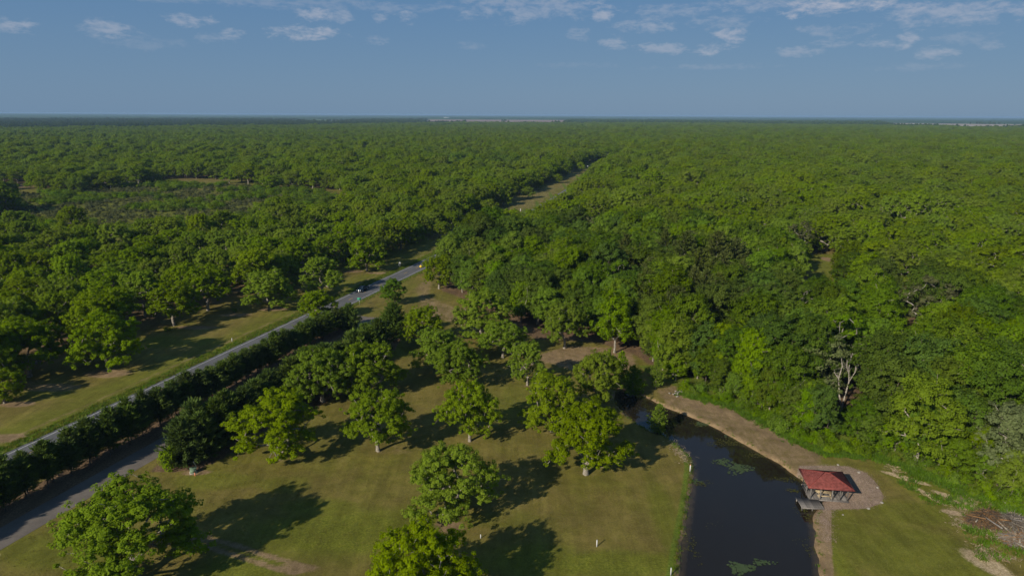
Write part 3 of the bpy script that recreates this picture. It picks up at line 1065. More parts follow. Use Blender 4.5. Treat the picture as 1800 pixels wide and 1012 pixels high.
KIND = {}
KIND['orchard'] = [broad_tree('orchard%d' % i, 100 + i, 12.8 + (i % 3) * 0.7, 14.8 + (i % 4) * 0.5, M['leaf_orchard'], M['bark'], 30 + i % 4, (1.3, 1.9, 1.1, 2.1, 2.4, 1.0, 1.6)[i], 34, 50, 0.34, 0.17, 1.85, trunk=2.0 + 0.2 * (i % 3), crad=0.52) for i in range(7)]
KIND['wood'] = [broad_tree('wood%d' % i, 200 + i, 15 + (i % 3), 10.5 + (i % 3), M['leaf_wood'], M['bark'], 24, 1.6, 29, 42, 0.40, 0.23, 2.0, trunk=3.0, crad=0.72, thick=0.03) for i in range(4)]
KIND['wood_dark'] = [broad_tree('dark%d' % i, 230 + i, 15.5 + (i % 2), 11.5 + (i % 3), M['leaf_wood_dark'], M['bark_dark'], 24, 1.6, 29, 42, 0.40, 0.23, 2.15, trunk=3.0, crad=0.72, thick=0.032) for i in range(4)]
KIND['wood_light'] = [broad_tree('light%d' % i, 260 + i, 14.5 + (i % 2), 9.5 + (i % 2), M['leaf_bush'], M['bark'], 23, 1.5, 29, 42, 0.40, 0.23, 1.95, trunk=3.0, crad=0.72, thick=0.03) for i in range(3)]
KIND['pale'] = [broad_tree('pale%d' % i, 290 + i, 15.5, 11.0, M['leaf_pale'], M['bark_pale'], 22, 2.4, 29, 42, 0.40, 0.23, 2.05, trunk=3.2, crad=0.72, thick=0.034) for i in range(2)]
KIND['sparse'] = [broad_tree('sparse%d' % i, 300 + i, 15.5, 12.0, [M['leaf_wood'], M['scrub']][i], M['bark_pale'], 22, 4.5, 15, 60, 0.40, 0.22, 1.7, gap=0.52, trunk=4.2, thick=0.042, crad=0.6) for i in range(2)]
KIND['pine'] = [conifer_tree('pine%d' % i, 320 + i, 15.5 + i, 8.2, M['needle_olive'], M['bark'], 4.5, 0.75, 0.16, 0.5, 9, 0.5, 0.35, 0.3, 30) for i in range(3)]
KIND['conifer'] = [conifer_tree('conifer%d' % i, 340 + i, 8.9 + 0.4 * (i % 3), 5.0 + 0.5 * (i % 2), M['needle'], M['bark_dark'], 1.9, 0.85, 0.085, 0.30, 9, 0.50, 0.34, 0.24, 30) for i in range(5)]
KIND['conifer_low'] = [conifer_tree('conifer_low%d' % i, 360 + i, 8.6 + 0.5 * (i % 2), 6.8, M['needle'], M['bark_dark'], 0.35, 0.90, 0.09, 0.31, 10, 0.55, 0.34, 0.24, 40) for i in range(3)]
KIND['cypress'] = [conifer_tree('cypress%d' % i, 380 + i, 7.6, 4.6, M['needle_cypress'], M['bark'], 0.8, 0.42, 0.12, 0.36, 8, 0.55, 0.3, 0.25, 26) for i in range(2)]
KIND['bush'] = [bush_mesh('bush%d' % i, 400 + i, 3.2 + 0.4 * i, 4.6, M['leaf_bush'], M['bark'], 18, 70, 0.34) for i in range(3)]
KIND['scrub'] = [bush_mesh('scrub%d' % i, 420 + i, 3.0 + i, 5.0, M['scrub'], M['bark'], 12, 40, 0.55) for i in range(2)]
KIND['scrub_green'] = [bush_mesh('scrub_green%d' % i, 430 + i, 3.6 + i, 5.5, M['leaf_wood'], M['bark'], 12, 44, 0.55) for i in range(2)]
PROTO = {}        # first tree object made from each mesh pair: the far masses reuse it


def plant(name, kind, x, y, label, cat, group=None, s=1.0, var=None, rz=None, sz=None, parts=('trunk', 'crown')):
    vs = KIND[kind]
    i = random.randrange(len(vs)) if var is None else var % len(vs)
    zg = ground_z(x, y) if abs(x) < 500 and -100 < y < 900 else 0.0
    r = thing(name, label, cat, (x, y, zg), random.uniform(0, 6.28) if rz is None else rz, group)
    r.scale = (s, s, s if sz is None else sz)
    a = link(parts[0], vs[i][0], r)
    b = link(parts[1], vs[i][1], r)
    PROTO.setdefault((kind, i), (a, b))
    return r


# ------------------------------------------------------------------ trees: the lawn
ONES = 'first second third fourth fifth sixth seventh eighth ninth tenth eleventh twelfth thirteenth fourteenth fifteenth sixteenth seventeenth eighteenth nineteenth'.split()
TENS = {2: ('twentieth', 'twenty'), 3: ('thirtieth', 'thirty'), 4: ('fortieth', 'forty'), 5: ('fiftieth', 'fifty'), 6: ('sixtieth', 'sixty'), 7: ('seventieth', 'seventy')}


def nth(n):
    if n < 20:
        return ONES[n - 1]
    return TENS[n // 10][0] if n % 10 == 0 else TENS[n // 10][1] + '-' + ONES[n % 10 - 1]


def lawn(px, py, s, label, kind='orchard', var=None, name='orchard_tree', group='trees standing on the lawn', sz=None, rz=None):
    x, y = G(px, py)
    return plant(name, kind, x, y, label, 'tree', group, s, var, rz, sz)


LAWN = [
    (238, 1012, 1.13, 'large bright green tree at the bottom left beside the side road', 0, 1.02),
    (742, 1088, 0.85, 'round green tree cut off by the bottom edge of the photo', 1, 0.95),
    (787, 913, 0.88, 'lone bright green tree on the open lawn with a brown worn patch at its foot', 2, 0.87),
    (1030, 833, 0.99, 'broad spreading tree with a clear short trunk beside the pond lawn', 3, 0.98),
    (665, 792, 0.84, 'open crowned tree with a visible forked trunk in the middle of the lawn', 4, 0.86),
    (491, 806, 1.02, 'dense wide tree on the lawn in front of the dark conifers', 5, 0.92),
    (567, 706, 0.93, 'leafy tree behind the dense wide one, against the conifer row', 6, 0.95),
    (650, 694, 0.92, 'leafy tree behind the open crowned one with the forked trunk', 0, 0.95),
    (826, 775, 0.72, 'slim tree with upright pale limbs between two dark tree shadows', 1, 0.92),
    (970, 758, 0.80, 'tree tucked behind the left side of the broad spreading one', 2, 0.88),
    (1052, 716, 0.72, 'green tree at the head of the pond behind the broad spreading one', 4, 0.95),
    (927, 676, 0.58, 'small pale green tree in the shade behind the slim upright tree', 5, 0.78),
    (805, 682, 0.74, 'bright tree in front of the pair left of the lawn centre', 6, 0.85),
    (768, 655, 0.80, 'leafy tree just behind the bright one left of the lawn centre', 3, 0.85),
    (745, 607, 0.76, 'pale green tree next to the tall dark conifer by the road mouth', 0, 0.82),
    (884, 628, 0.78, 'light green tree in front of the bare brown ground at the thicket', 1, 0.75),
    (846, 598, 1.05, 'big yellow green tree at the corner of the lawn and the thicket', 2, 1.0),
    (992, 612, 0.78, 'yellow green tree on the edge of the bare strip, left of the tall clear trunk', 4, 0.98),
]
for (px, py, s, lab, var, sz) in LAWN:
    lawn(px, py, s, lab, 'orchard', var, sz=sz, rz=var * 1.3 + px * 0.01)
lawn(772, 508, 0.80, 'bright green tree at the bend where the highway disappears', 'orchard', 6, sz=0.95)
lawn(556, 566, 0.72, 'bright green tree leaning over the highway at the end of the conifer row', 'orchard', 3, sz=0.75)
lawn(1080, 619, 0.95, 'tall bright tree with a long bare trunk at the edge of the bare strip', 'wood_light', 0, 'woodland_tree', sz=1.15)
lawn(1112, 690, 0.95, 'small bright feathery tree at the head of the pond', 'cypress', 0, 'waterside_tree', sz=1.0)
lawn(1092, 676, 0.85, 'small feathery tree behind the one at the head of the pond', 'cypress', 1, 'waterside_tree', sz=1.05)
lawn(1157, 757, 0.80, 'lone small feathery tree at the water edge of the left bank', 'cypress', 1, 'waterside_tree', sz=0.86)
lawn(1152, 684, 0.62, 'thin little tree on bare ground above the pond head', 'cypress', 0, 'waterside_tree', sz=0.95)
lawn(1188, 668, 0.5, 'low rounded tree on bare ground beside the thin little one', 'wood_light', 1, 'woodland_tree', sz=0.42)
x, y = G(693, 536)
plant('round_tree', 'wood_dark', x, y, 'round topped dark tree on the grass right of the highway', 'tree', None, 0.60, 1, sz=0.55)
x, y = G(693, 596)
plant('conifer', 'conifer_low', x, y, 'tall dark conifer right of the side road mouth', 'tree', 'conifers along the side road', 1.0, 0, sz=1.18)
x, y = G(300, 824)
plant('leafy_bush', 'bush', x, y, 'bright green bush at the near end of the right conifer row', 'bush', None, 0.85, 0, sz=2.0, parts=('stem', 'foliage'))

# conifer rows either side of the side road
k = 0
yy = 64.0
while yy < 186:
    xx = road_x(yy) + 14.2 + (1.0 if k % 2 else -0.6) + random.uniform(-0.5, 0.5)
    plant('conifer', 'conifer', float(xx), yy, nth(k + 1) + ' dark conifer from the near end of the row between highway and side road', 'tree', 'conifer row between highway and side road',
          random.uniform(0.76, 0.94), None, None, float(np.interp(yy, [70, 105, 185], [0.90, 0.86, 0.74])) * random.uniform(0.88, 1.06))
    yy += 1.8 + random.uniform(-0.3, 0.3)
    k += 1
for (px, py, s, lab) in [(615, 580, .9, 'dark conifer beside the highway at the mouth of the side road'), (604, 577, .72, 'smaller dark conifer against the highway beside the taller one')]:
    x, y = G(px, py)
    plant('conifer', 'conifer_low', x, y, lab, 'tree', 'conifers along the side road', s)
SB = [(-57.6, 108.6), (-55.4, 111.6), (-57.6, 114.6), (-54.2, 115.4), (-54.6, 119.8), (-52.4, 123.8), (-51.6, 128.2), (-50.8, 133.0), (-47.2, 137.2), (-45.6, 142.4),
      (-43.0, 147.2), (-40.6, 152.0), (-38.4, 157.2), (-35.6, 161.8), (-34.2, 166.6), (-37.6, 166.4)]
for i, (x, y) in enumerate(SB):
    plant('conifer', 'conifer_low', x, y, nth(i + 1) + ' dark conifer from the near end of the row right of the side road', 'tree', 'conifer row right of the side road', random.uniform(0.9, 1.12), None, None,
          random.uniform(0.92, 1.12))

# ------------------------------------------------------------------ trees: left orchard, right orchard
front = [((191, 649), 1.05, 'front tree of the left orchard with a long shadow over the mown strip'), ((52, 661), 1.1, 'front orchard tree with a dark forked trunk near the left edge'),
         ((366, 546), 1.05, 'dense front orchard tree behind the bare sandy patch'), ((474, 543), 1.0, 'orchard tree with a clear trunk on bare ground left of the highway'),
         ((567, 516), 0.95, 'front orchard tree left of the dark pickup'), ((645, 477), 1.0, 'orchard tree with a straight clear trunk above the highway'),
         ((8, 708), 0.6, 'small tree cut off by the left edge below the orchard'), ((306, 572), 0.98, 'orchard tree left of the bare sandy patch')]
taken = []
for (p, s, lab) in front:
    x, y = G(*p)
    plant('orchard_tree', 'orchard', x, y, lab, 'tree', 'front trees of the left orchard', s)
    taken.append((x, y))
for (p, s, lab) in [((295, 582), 0.55, 'sapling alone on the mown strip in front of the orchard'), ((413, 548), 0.5, 'small bush by the bare patch at the orchard edge')]:
    x, y = G(*p)
    plant('leafy_bush', 'bush', x, y, lab, 'bush', None, s, parts=('stem', 'foliage'))



def far_limit(a):
    return np.interp(a, [-0.75, -0.45, -0.25, -0.05, 0.3, 0.75], [2700, 2800, 3300, 4300, 4200, 3500])


# rows of the left orchard run with the highway
sp = 14.4
tmp = []
for r_ in range(0, 9):
    pass
R_MAX = 4400
d_ax = np.array([0.302, 0.953])
n_ax = np.array([-0.953, 0.302])
K = int(R_MAX / sp) + 4
ss, rr = np.meshgrid(np.arange(-20, K * 1.15), np.arange(-0, K * 1.15))
px_ = -51.3 + d_ax[0] * (ss * sp - 160) + n_ax[0] * (rr * 14.9 + 33.5)
py_ = 229.0 + d_ax[1] * (ss * sp - 160) + n_ax[1] * (rr * 14.9 + 33.5)
px_ = px_.ravel() + RNG.normal(size=px_.size) * 1.7
py_ = py_.ravel() + RNG.normal(size=py_.size) * 1.7
# first row beside the verge, only beyond the explicit trees
s1 = np.arange(0, 46)
fx = -57.1 + d_ax[0] * (s1 * 16 + 17) + RNG.normal(size=46)
fy = 262 + d_ax[1] * (s1 * 16 + 17) + RNG.normal(size=46)
fx = road_x(fy) - np.interp(fy, [262, 330, 420, 800], [20, 29, 36, 34]) + RNG.normal(size=46) * 1.5
px_, py_ = np.concatenate([px_, fx]), np.concatenate([py_, fy])
ok = in_view(px_, py_, 0.05) & (np.hypot(px_, py_) < far_limit(np.arctan2(px_, py_)))
nearby = (py_ < 800) & (px_ < 0)
sd_ = np.full(px_.shape, 1e3)
sd_[nearby] = sdf(SCRUB_POLY, px_[nearby], py_[nearby])
ok &= sd_ + (fbm(px_, py_, 32.0, 3) - 0.42) * 75 > 0
for gpoly in GAP_POLYS:
    ok &= ~inside(gpoly, px_, py_)
ok &= (px_ < road_x(py_) - np.interp(py_, [262, 330, 420, 800, 1010], [17, 27, 33, 31, 12])) | (py_ > 1010)
ok &= RNG.random(px_.size) > 0.04
for (tx, ty) in taken:
    ok &= np.hypot(px_ - tx, py_ - ty) > 9.5
# the strip in front of the trees stays open
ok &= ~((py_ < 200) & (px_ > road_x(py_) - 31))
ok &= (px_ < np.interp(py_, [0, 1010, 4400], [0, 160, 420])) | (py_ < 1010)
left_pts = np.stack([px_[ok], py_[ok]], 1)

sp = 13.6
gxr, gyr = np.meshgrid(np.arange(-60, 3400, sp), np.arange(120, 4400, sp))
qx = (gxr + RNG.uniform(-4.2, 4.2, gxr.shape)).ravel()
qy = (gyr + RNG.uniform(-4.2, 4.2, gyr.shape)).ravel()
ok = in_view(qx, qy, 0.05) & (np.hypot(qx, qy) < far_limit(np.arctan2(qx, qy)))
ok &= ~inside(WOOD_POLY, qx, qy)
ok &= (qx > np.where(qy < 1010, road_x(qy) + np.interp(qy, [330, 400, 450, 520, 770], [14, 23, 20, 16, 12]), np.interp(qy, [1010, 4400], [166, 440])))
ok &= ~((qx < 140) & (qy < 258)) & ~((qx < 30) & (qy < 300))
ok &= (sdf(CLEARING, qx, qy) > 5.0) & (sdf(CLEARING2, qx, qy) > 4.5)
right_pts = np.stack([qx[ok], qy[ok]], 1)


def visible_rank(p):
    return np.hypot(p[:, 0], p[:, 1])


NEAR_L, NEAR_R = 158, 112
lo_, ro_ = np.argsort(visible_rank(left_pts)), np.argsort(visible_rank(right_pts))
for i in lo_[:NEAR_L]:
    x, y = left_pts[i]
    off = road_x(y) - x
    if off < 28:
        lab = 'bright green orchard tree in the row along the left verge of the highway'
        gp = 'orchard trees along the left verge'
    elif off < 60:
        lab = 'green orchard tree in the second or third row left of the highway'
        gp = 'orchard trees close behind the front row'
    else:
        lab = 'green orchard tree deep in the closed left orchard'
        gp = 'trees deep in the left orchard'
    plant('orchard_tree', 'orchard', float(x), float(y), lab, 'tree', gp, random.uniform(0.82, 1.2), sz=random.uniform(0.82, 1.28))
for i in ro_[:NEAR_R]:
    x, y = right_pts[i]
    plant('orchard_tree', 'orchard', float(x), float(y), 'light green orchard tree in the closed canopy beyond the dark woodland', 'tree', 'orchard trees beyond the woodland', random.uniform(0.98, 1.42), sz=random.uniform(0.9, 1.3))

# ------------------------------------------------------------------ trees: woodland behind the pond
PINE_POLY = GP([(1080, 470), (1180, 430), (1290, 450), (1340, 540), (1280, 600), (1180, 560), (1100, 540)], 10)
wx, wy = np.meshgrid(np.arange(-40, 190, 7.0), np.arange(76, 350, 7.0))
wx = (wx + RNG.uniform(-2.3, 2.3, wx.shape)).ravel()
wy = (wy + RNG.uniform(-2.3, 2.3, wy.shape)).ravel()
inn = sdf(WOOD_POLY, wx, wy)
ok = (inn < -1.2) & in_view(wx, wy, 0.09, 1.3) & (RNG.random(wx.size) > 0.05)
wpts = np.stack([wx[ok], wy[ok]], 1)
edge_d = -inn[ok]
SPECIAL = [(1472, 722, 'pale_back'), (1395, 600, 'sparse'), (1790, 862, 'pale2'), (1395, 447, 'bare'), (1318, 702, 'tallb'), (1268, 655, 'tallb2')]
sp_pos = [G(a, b) for a, b, _ in SPECIAL]
order = np.argsort(np.hypot(wpts[:, 0], wpts[:, 1]))
count, wood_rest = 0, []
for i in order:
    x, y = wpts[i]
    if any(math.hypot(x - a, y - b) < 5.0 for a, b in sp_pos):
        continue
    if sdf(CLEARING, np.array([x]), np.array([y]))[0] < 5.0 or sdf(CLEARING2, np.array([x]), np.array([y]))[0] < 3.0:
        continue
    if -8.5 < x - (69 - (133 - y) * 0.5) < 4.8 and 112 < y < 138:
        continue
    pine = inside(PINE_POLY, x, y) and random.random() < 0.62
    q = fbm(x, y, 26.0, 2) + random.uniform(-0.16, 0.16)
    dk = q > 0.50 or (y > 255 and x < 20)
    kind = 'pine' if pine else ('wood_dark' if dk else ('wood_light' if q < 0.36 else 'wood'))
    if kind == 'wood' and random.random() < 0.06:
        kind = 'sparse'
    s = random.uniform(0.76, 1.24) * (0.86 if edge_d[i] < 6 else 1.0)
    if count >= 285:
        wood_rest.append((x, y, kind, s))
        continue
    count += 1
    front_row = edge_d[i] < 8
    where = 'beside the highway verge' if y > 215 and x < 10 and front_row else (
        'behind the bare strip at the head of the pond' if front_row and x < 40 else (
            'at the front of the thicket along the tan pond bank' if front_row and x < 66 else (
                'at the front of the thicket behind the brush piles' if front_row and y < 125 else 'inside the closed woodland behind the pond')))
    look = {'pine': 'dull olive pine', 'wood_dark': 'dark green broadleaf tree', 'wood_light': 'bright green broadleaf tree', 'wood': 'mid green broadleaf tree', 'sparse': 'thin pale limbed tree'}[kind]
    plant('pine_tree' if kind == 'pine' else 'woodland_tree', kind, float(x), float(y), look + ' ' + where, 'tree', look + 's ' + where, s, None, None, s * random.uniform(0.92, 1.12))

x, y = G(1462, 708)
plant('woodland_tree', 'pale', x - 3.5, y + 3.0, 'pale grey green tree with a bare white fork in front of it', 'tree', None, 1.25, 0, sz=1.0)
x, y = G(1478, 722)
dt = thing('dead_tree', 'dead whitish forked tree standing bare at the edge of the thicket', 'tree', (x, y, ground_z(x, y)))
rd_ = np.random.default_rng(71)
stems = [[(0, 0, -0.2), (0.5, 0.2, 3.0), (1.1, 0.4, 6.5), (0.9, 0.8, 9.5), (1.3, 0.9, 12.6)], [(0.2, 0, 0), (-0.5, 0.5, 3.5), (-0.9, 0.9, 7.0), (-0.4, 1.0, 9.6), (-0.7, 1.2, 11.4)],
         [(1.1, 0.4, 6.5), (2.1, 0.4, 8.6), (2.9, 0.6, 10.9)], [(1.0, 0.6, 8.0), (0.2, 0.3, 9.8), (0.1, 0.4, 11.4)], [(-0.9, 0.9, 7.0), (-2.0, 0.8, 8.4), (-2.2, 0.7, 9.9)], [(2.1, 0.4, 8.6), (2.0, 0.2, 10.2)]]
dm = MB()
for si, st_ in enumerate(stems):
    r0 = 0.21 if si < 2 else 0.11
    for j in range(len(st_) - 1):
        ra, rb = r0 * (1 - j / len(st_) * 0.9), r0 * (1 - (j + 1) / len(st_) * 0.9)
        dm.tube(st_[j], st_[j + 1], ra, rb, 7, False)
        for _ in range(4):
            p = Vector(st_[j]).lerp(Vector(st_[j + 1]), rd_.random())
            if p.z > 4:
                dm.tube(p, p + Vector((rd_.normal() * 0.7, rd_.normal() * 0.5, 0.4 + rd_.random() * 0.9)), 0.045, 0.012, 4, False)
dm.build('trunk', M['bark_pale'], dt, smooth=True)
for (px, py, dy, kd, lab, nm) in [(1395, 600, 0, 0, 'open tree with pale branches showing through a thin crown', 'woodland_tree'), (1398, 452, -3, 1, 'thin flat topped tree at the left of the small clearing', 'woodland_tree'),
                                  (1640, 800, 8, 0, 'leaning tree with long pale limbs in the right woodland', 'woodland_tree'), (975, 510, 0, 1, 'thin pale snag among the dark trees left of the pines', 'woodland_tree'),
                                  (1210, 640, 3, 1, 'thin grey tree with bare pale limbs above the pond head', 'woodland_tree')]:
    x, y = G(px, py)
    plant(nm, 'sparse', x, y + dy, lab, 'tree', None, 1.08, kd)
x, y = G(1790, 866)
plant('woodland_tree', 'pale', x, y + 3, 'pale grey green tree at the right edge above the brush piles', 'tree', None, 0.95, 1)
x, y = G(1320, 700)
plant('woodland_tree', 'wood_light', x, y, 'tall narrow bright tree at the front of the thicket over the pond bank', 'tree', None, 0.88, 2, sz=1.15)
x, y = G(1268, 668)
plant('woodland_tree', 'wood', x, y, 'rounded mid green tree left of the tall narrow bright one', 'tree', None, 0.95, 0)
for j, (px, py, s_) in enumerate([(812, 478, 1.15), (850, 470, 1.3), (884, 464, 1.22), (838, 456, 1.3), (905, 452, 1.2), (868, 448, 1.3)]):
    x, y = G(px, py)
    plant('woodland_tree', 'wood_dark', x, y, 'tall dark tree in the stand right of where the highway disappears', 'tree', 'dark stand beside the highway', s_, j)

# undergrowth along the front of the thicket
EDGE = GP([(1195, 690), (1240, 702), (1290, 714), (1335, 740), (1380, 764), (1420, 784), (1455, 797), (1500, 800), (1540, 803), (1600, 824), (1660, 852), (1720, 874), (1800, 900)])
for (pt_n, off_lo, off_hi, step, ext) in ((EDGE, 0.6, 2.6, 2.6, 0), (EDGE, 2.6, 6.5, 2.9, 1)):
    el_, es = resample(pt_n, step)
    for i, (x, y) in enumerate(el_):
        o = random.uniform(off_lo, off_hi)
        bx, by = x + o * 0.62 + random.uniform(-0.6, 0.6), y + o * 0.78 + random.uniform(-0.6, 0.6)
        s = random.uniform(0.55, 1.0) * (0.75 if (by < 113 and ext == 0) else 1.0)
        if by < 113 and ext == 0 and random.random() < 0.4:
            continue
        plant('leafy_bush', 'bush', bx, by, 'bright green bush in the undergrowth along the tan pond bank' if by > 113 else 'green bush in the undergrowth behind the brush piles', 'bush',
              'undergrowth along the pond bank' if by > 113 else 'undergrowth behind the brush piles', s, None, None, s * random.uniform(0.8, 1.25), parts=('stem', 'foliage'))


UNDER = GP([(1128, 640), (1150, 655), (1200, 672), (1240, 690), (1290, 708), (1335, 732), (1380, 756), (1420, 776), (1455, 788), (1500, 792), (1540, 796), (1600, 815), (1660, 840), (1720, 862), (1800, 890), (1850, 910)])
for (o_lo, o_hi, stp) in ((2.2, 4.5, 3.1), (5.5, 9.0, 3.6)):
    el_, es = resample(UNDER, stp)
    for (x, y) in el_:
        o = random.uniform(o_lo, o_hi)
        bx, by = x + o * 0.62 + random.uniform(-1, 1), y + o * 0.78 + random.uniform(-1, 1)
        if abs(bx - (69 - (133 - by) * 0.5)) < 2.5 and by < 133:
            continue
        kd = random.choice(['wood', 'wood', 'wood_dark', 'wood_light'])
        s = random.uniform(0.38, 0.62)
        w_ = {'wood': 'mid green', 'wood_dark': 'dark green', 'wood_light': 'bright green'}[kd]
        q_ = 'over the tan pond bank' if by > 113 else 'behind the brush piles'
        plant('understory_tree', kd, float(bx), float(by), w_ + ' small tree filling the thicket edge ' + q_, 'tree', w_ + ' small trees ' + q_, s, None, None, s * random.uniform(0.95, 1.3))


for k_ in range(46):
    by = random.uniform(112, 132)
    bx = 69 - (133 - by) * 0.5 + random.uniform(-9, 5.5)
    if inside(WOOD_POLY, bx, by):
        plant('leafy_bush', 'bush', bx, by, 'low bright bush in front of the dead forked tree', 'bush', 'bushes in front of the dead forked tree', random.uniform(0.5, 0.9), parts=('stem', 'foliage'))


# ------------------------------------------------------------------ masses: instanced stuff
def mass(name, label, pts, scl, idx, rot, variants, join_parts=True, z=None):
    """one object: points with stored scale / rotation / variant, instances by geometry nodes"""
    pts = np.asarray(pts, np.float32)
    n = len(pts)
    v3 = np.c_[pts[:, :2], np.zeros(n) if z is None else z]
    me = bpy.data.meshes.new(name)
    me.vertices.add(n)
    me.vertices.foreach_set('co', v3.astype(np.float32).ravel())
    for nm, tp, val in (('scl', 'FLOAT', scl), ('tall', 'FLOAT', np.asarray(scl) * RNG.uniform(0.82, 1.12, n) * (0.72 + 0.56 * fbm(pts[:, 0], pts[:, 1], 70.0, 2))), ('rot', 'FLOAT', rot), ('pick', 'INT', idx)):
        at = me.attributes.new(nm, tp, 'POINT')
        at.data.foreach_set('value', np.asarray(val, np.float32 if tp == 'FLOAT' else np.int32))
    o = link(name, me)
    tag(o, label, kind='stuff')
    ng = bpy.data.node_groups.new(name + '_nodes', 'GeometryNodeTree')
    ng.interface.new_socket('Geometry', in_out='INPUT', socket_type='NodeSocketGeometry')
    ng.interface.new_socket('Geometry', in_out='OUTPUT', socket_type='NodeSocketGeometry')
    t = NT(ng)
    gi, go = t.node('NodeGroupInput'), t.node('NodeGroupOutput')
    jn = t.node('GeometryNodeJoinGeometry')
    for objs in reversed(variants):
        jj_ = t.node('GeometryNodeJoinGeometry')
        for ob in objs:
            oi = t.node('GeometryNodeObjectInfo', transform_space='ORIGINAL')
            oi.inputs['Object'].default_value = ob
            t.l.new(oi.outputs['Geometry'], jj_.inputs[0])
        gti = t.node('GeometryNodeGeometryToInstance')
        t.l.new(jj_.outputs[0], gti.inputs[0])
        t.l.new(gti.outputs[0], jn.inputs[0])
    iop = t.node('GeometryNodeInstanceOnPoints')
    iop.inputs['Pick Instance'].default_value = True

    def attr(nm, tp):
        nd = t.node('GeometryNodeInputNamedAttribute', data_type=tp)
        nd.inputs['Name'].default_value = nm
        return nd.outputs['Attribute']
    t.l.new(gi.outputs[0], iop.inputs['Points'])
    t.l.new(jn.outputs[0], iop.inputs['Instance'])
    t.l.new(attr('pick', 'INT'), iop.inputs['Instance Index'])
    cx = t.node('ShaderNodeCombineXYZ')
    t.l.new(attr('rot', 'FLOAT'), cx.inputs[2])
    t.l.new(cx.outputs[0], iop.inputs['Rotation'])
    cs_ = t.node('ShaderNodeCombineXYZ')
    a_ = attr('scl', 'FLOAT')
    t.l.new(a_, cs_.inputs[0])
    t.l.new(a_, cs_.inputs[1])
    t.l.new(attr('tall', 'FLOAT'), cs_.inputs[2])
    t.l.new(cs_.outputs[0], iop.inputs['Scale'])
    t.l.new(iop.outputs[0], go.inputs[0])
    md = o.modifiers.new('scatter', 'NODES')
    md.node_group = ng
    return o


def protos(kind):
    return [PROTO[(kind, i)] for i in range(len(KIND[kind])) if (kind, i) in PROTO]


def scatter(name, label, pts, kind, lo, hi):
    pr = protos(kind)
    n = len(pts)
    return mass(name, label, pts, RNG.uniform(lo, hi, n), RNG.integers(0, len(pr), n), RNG.uniform(0, 6.28, n), pr)


for k_, (yy_, of_) in enumerate([(338, 19), (362, 24), (412, 22), (462, 27), (506, 21), (566, 26), (622, 19), (690, 24), (760, 19)]):
    plant('orchard_tree', 'orchard', float(road_x(yy_) - of_), yy_, 'orchard tree standing forward on the far grass strip of the highway', 'tree', 'trees on the far grass strip', random.uniform(0.62, 0.9))
rest_l, rest_r = left_pts[lo_[NEAR_L:]], right_pts[ro_[NEAR_R:]]
dark_l = (fbm(rest_l[:, 0], rest_l[:, 1], 300.0, 3) > 0.70) & (rest_l[:, 1] > 700)
scatter('far_orchard', 'closed bright green orchard canopy left of the highway reaching towards the horizon', rest_l[~dark_l], 'orchard', 0.92, 1.36)
if dark_l.any():
    scatter('far_grove', 'darker tree groups in the far left orchard', rest_l[dark_l], 'wood', 0.9, 1.1)
scatter('far_canopy', 'closed light green canopy on the right reaching towards the horizon', rest_r, 'orchard', 0.98, 1.50)
for kd in ('wood', 'wood_dark', 'wood_light', 'pine', 'sparse'):
    pts = np.array([(a, b) for a, b, c, d in wood_rest if c == kd])
    if len(pts):
        scatter('woodland_canopy', 'deep part of the mixed woodland behind the pond', pts, kd, 0.9, 1.15)
# cleared wet scrub on the left
sx, sy = RNG.uniform(-470, -100, 9000), RNG.uniform(300, 640, 9000)
ok = inside(SCRUB_POLY, sx, sy) & in_view(sx, sy)
sx, sy = sx[ok], sy[ok]
gn = fbm(sx, sy, 45.0, 3)
brown = gn < 0.42
pb = plant('scrub_bush', 'scrub', -190, 385, 'brown dry bush at the near edge of the cleared wet ground', 'bush', None, 0.9, 0, parts=('stem', 'foliage'))
pb = plant('scrub_bush', 'scrub', -215, 392, 'second brown dry bush left of the first on the cleared wet ground', 'bush', None, 0.8, 1, parts=('stem', 'foliage'))
pb = plant('scrub_bush', 'scrub_green', -150, 420, 'green bush at the corner of the cleared wet ground', 'bush', None, 1.0, 0, parts=('stem', 'foliage'))
pb = plant('scrub_bush', 'scrub_green', -235, 380, 'green bush behind the orchard at the cleared wet ground', 'bush', None, 1.0, 1, parts=('stem', 'foliage'))
scatter('dry_scrub', 'brown dead brush on the cleared wet ground', np.stack([sx[brown], sy[brown]], 1), 'scrub', 0.35, 0.75)
scatter('green_scrub', 'low green bushes on the cleared wet ground', np.stack([sx[~brown], sy[~brown]], 1), 'scrub_green', 0.35, 1.4)
# far dark woods on the left and right, beyond the orchards
nfw = 34000
aa = RNG.uniform(-0.72, 0.72, nfw)
rr_ = np.sqrt(RNG.uniform(0, 1, nfw)) * 6800
lim = far_limit(aa)
fx_, fy_ = rr_ * np.sin(aa), rr_ * np.cos(aa)
FIELDS = [np.array([(-560, 4300), (330, 4400), (640, 8200), (-980, 8200)]), np.array([(1950, 3500), (2900, 2900), (5200, 5000), (3300, 6300)]), np.array([(-1540, 4600), (-1100, 4600), (-1600, 7000), (-2100, 7000)]),
          np.array([(400, 4500), (560, 4500), (700, 5600), (480, 5600)])]
ok = (rr_ > lim + 20)
for fp in FIELDS:
    ok &= ~inside(fp, fx_, fy_) | (fbm(fx_ * 0.5, fy_, 260.0, 3) > 0.74)
pn = ok & ((aa < -0.08) | (fbm(fx_, fy_, 900.0, 2) > 0.56))
scatter('far_woods', 'dark woods beyond the orchards near the horizon', np.stack([fx_[ok & ~pn], fy_[ok & ~pn]], 1), 'wood_dark', 0.95, 1.5)
scatter('far_pines', 'dark evergreen woods beyond the orchards near the horizon', np.stack([fx_[pn], fy_[pn]], 1), 'conifer_low', 1.6, 2.4)


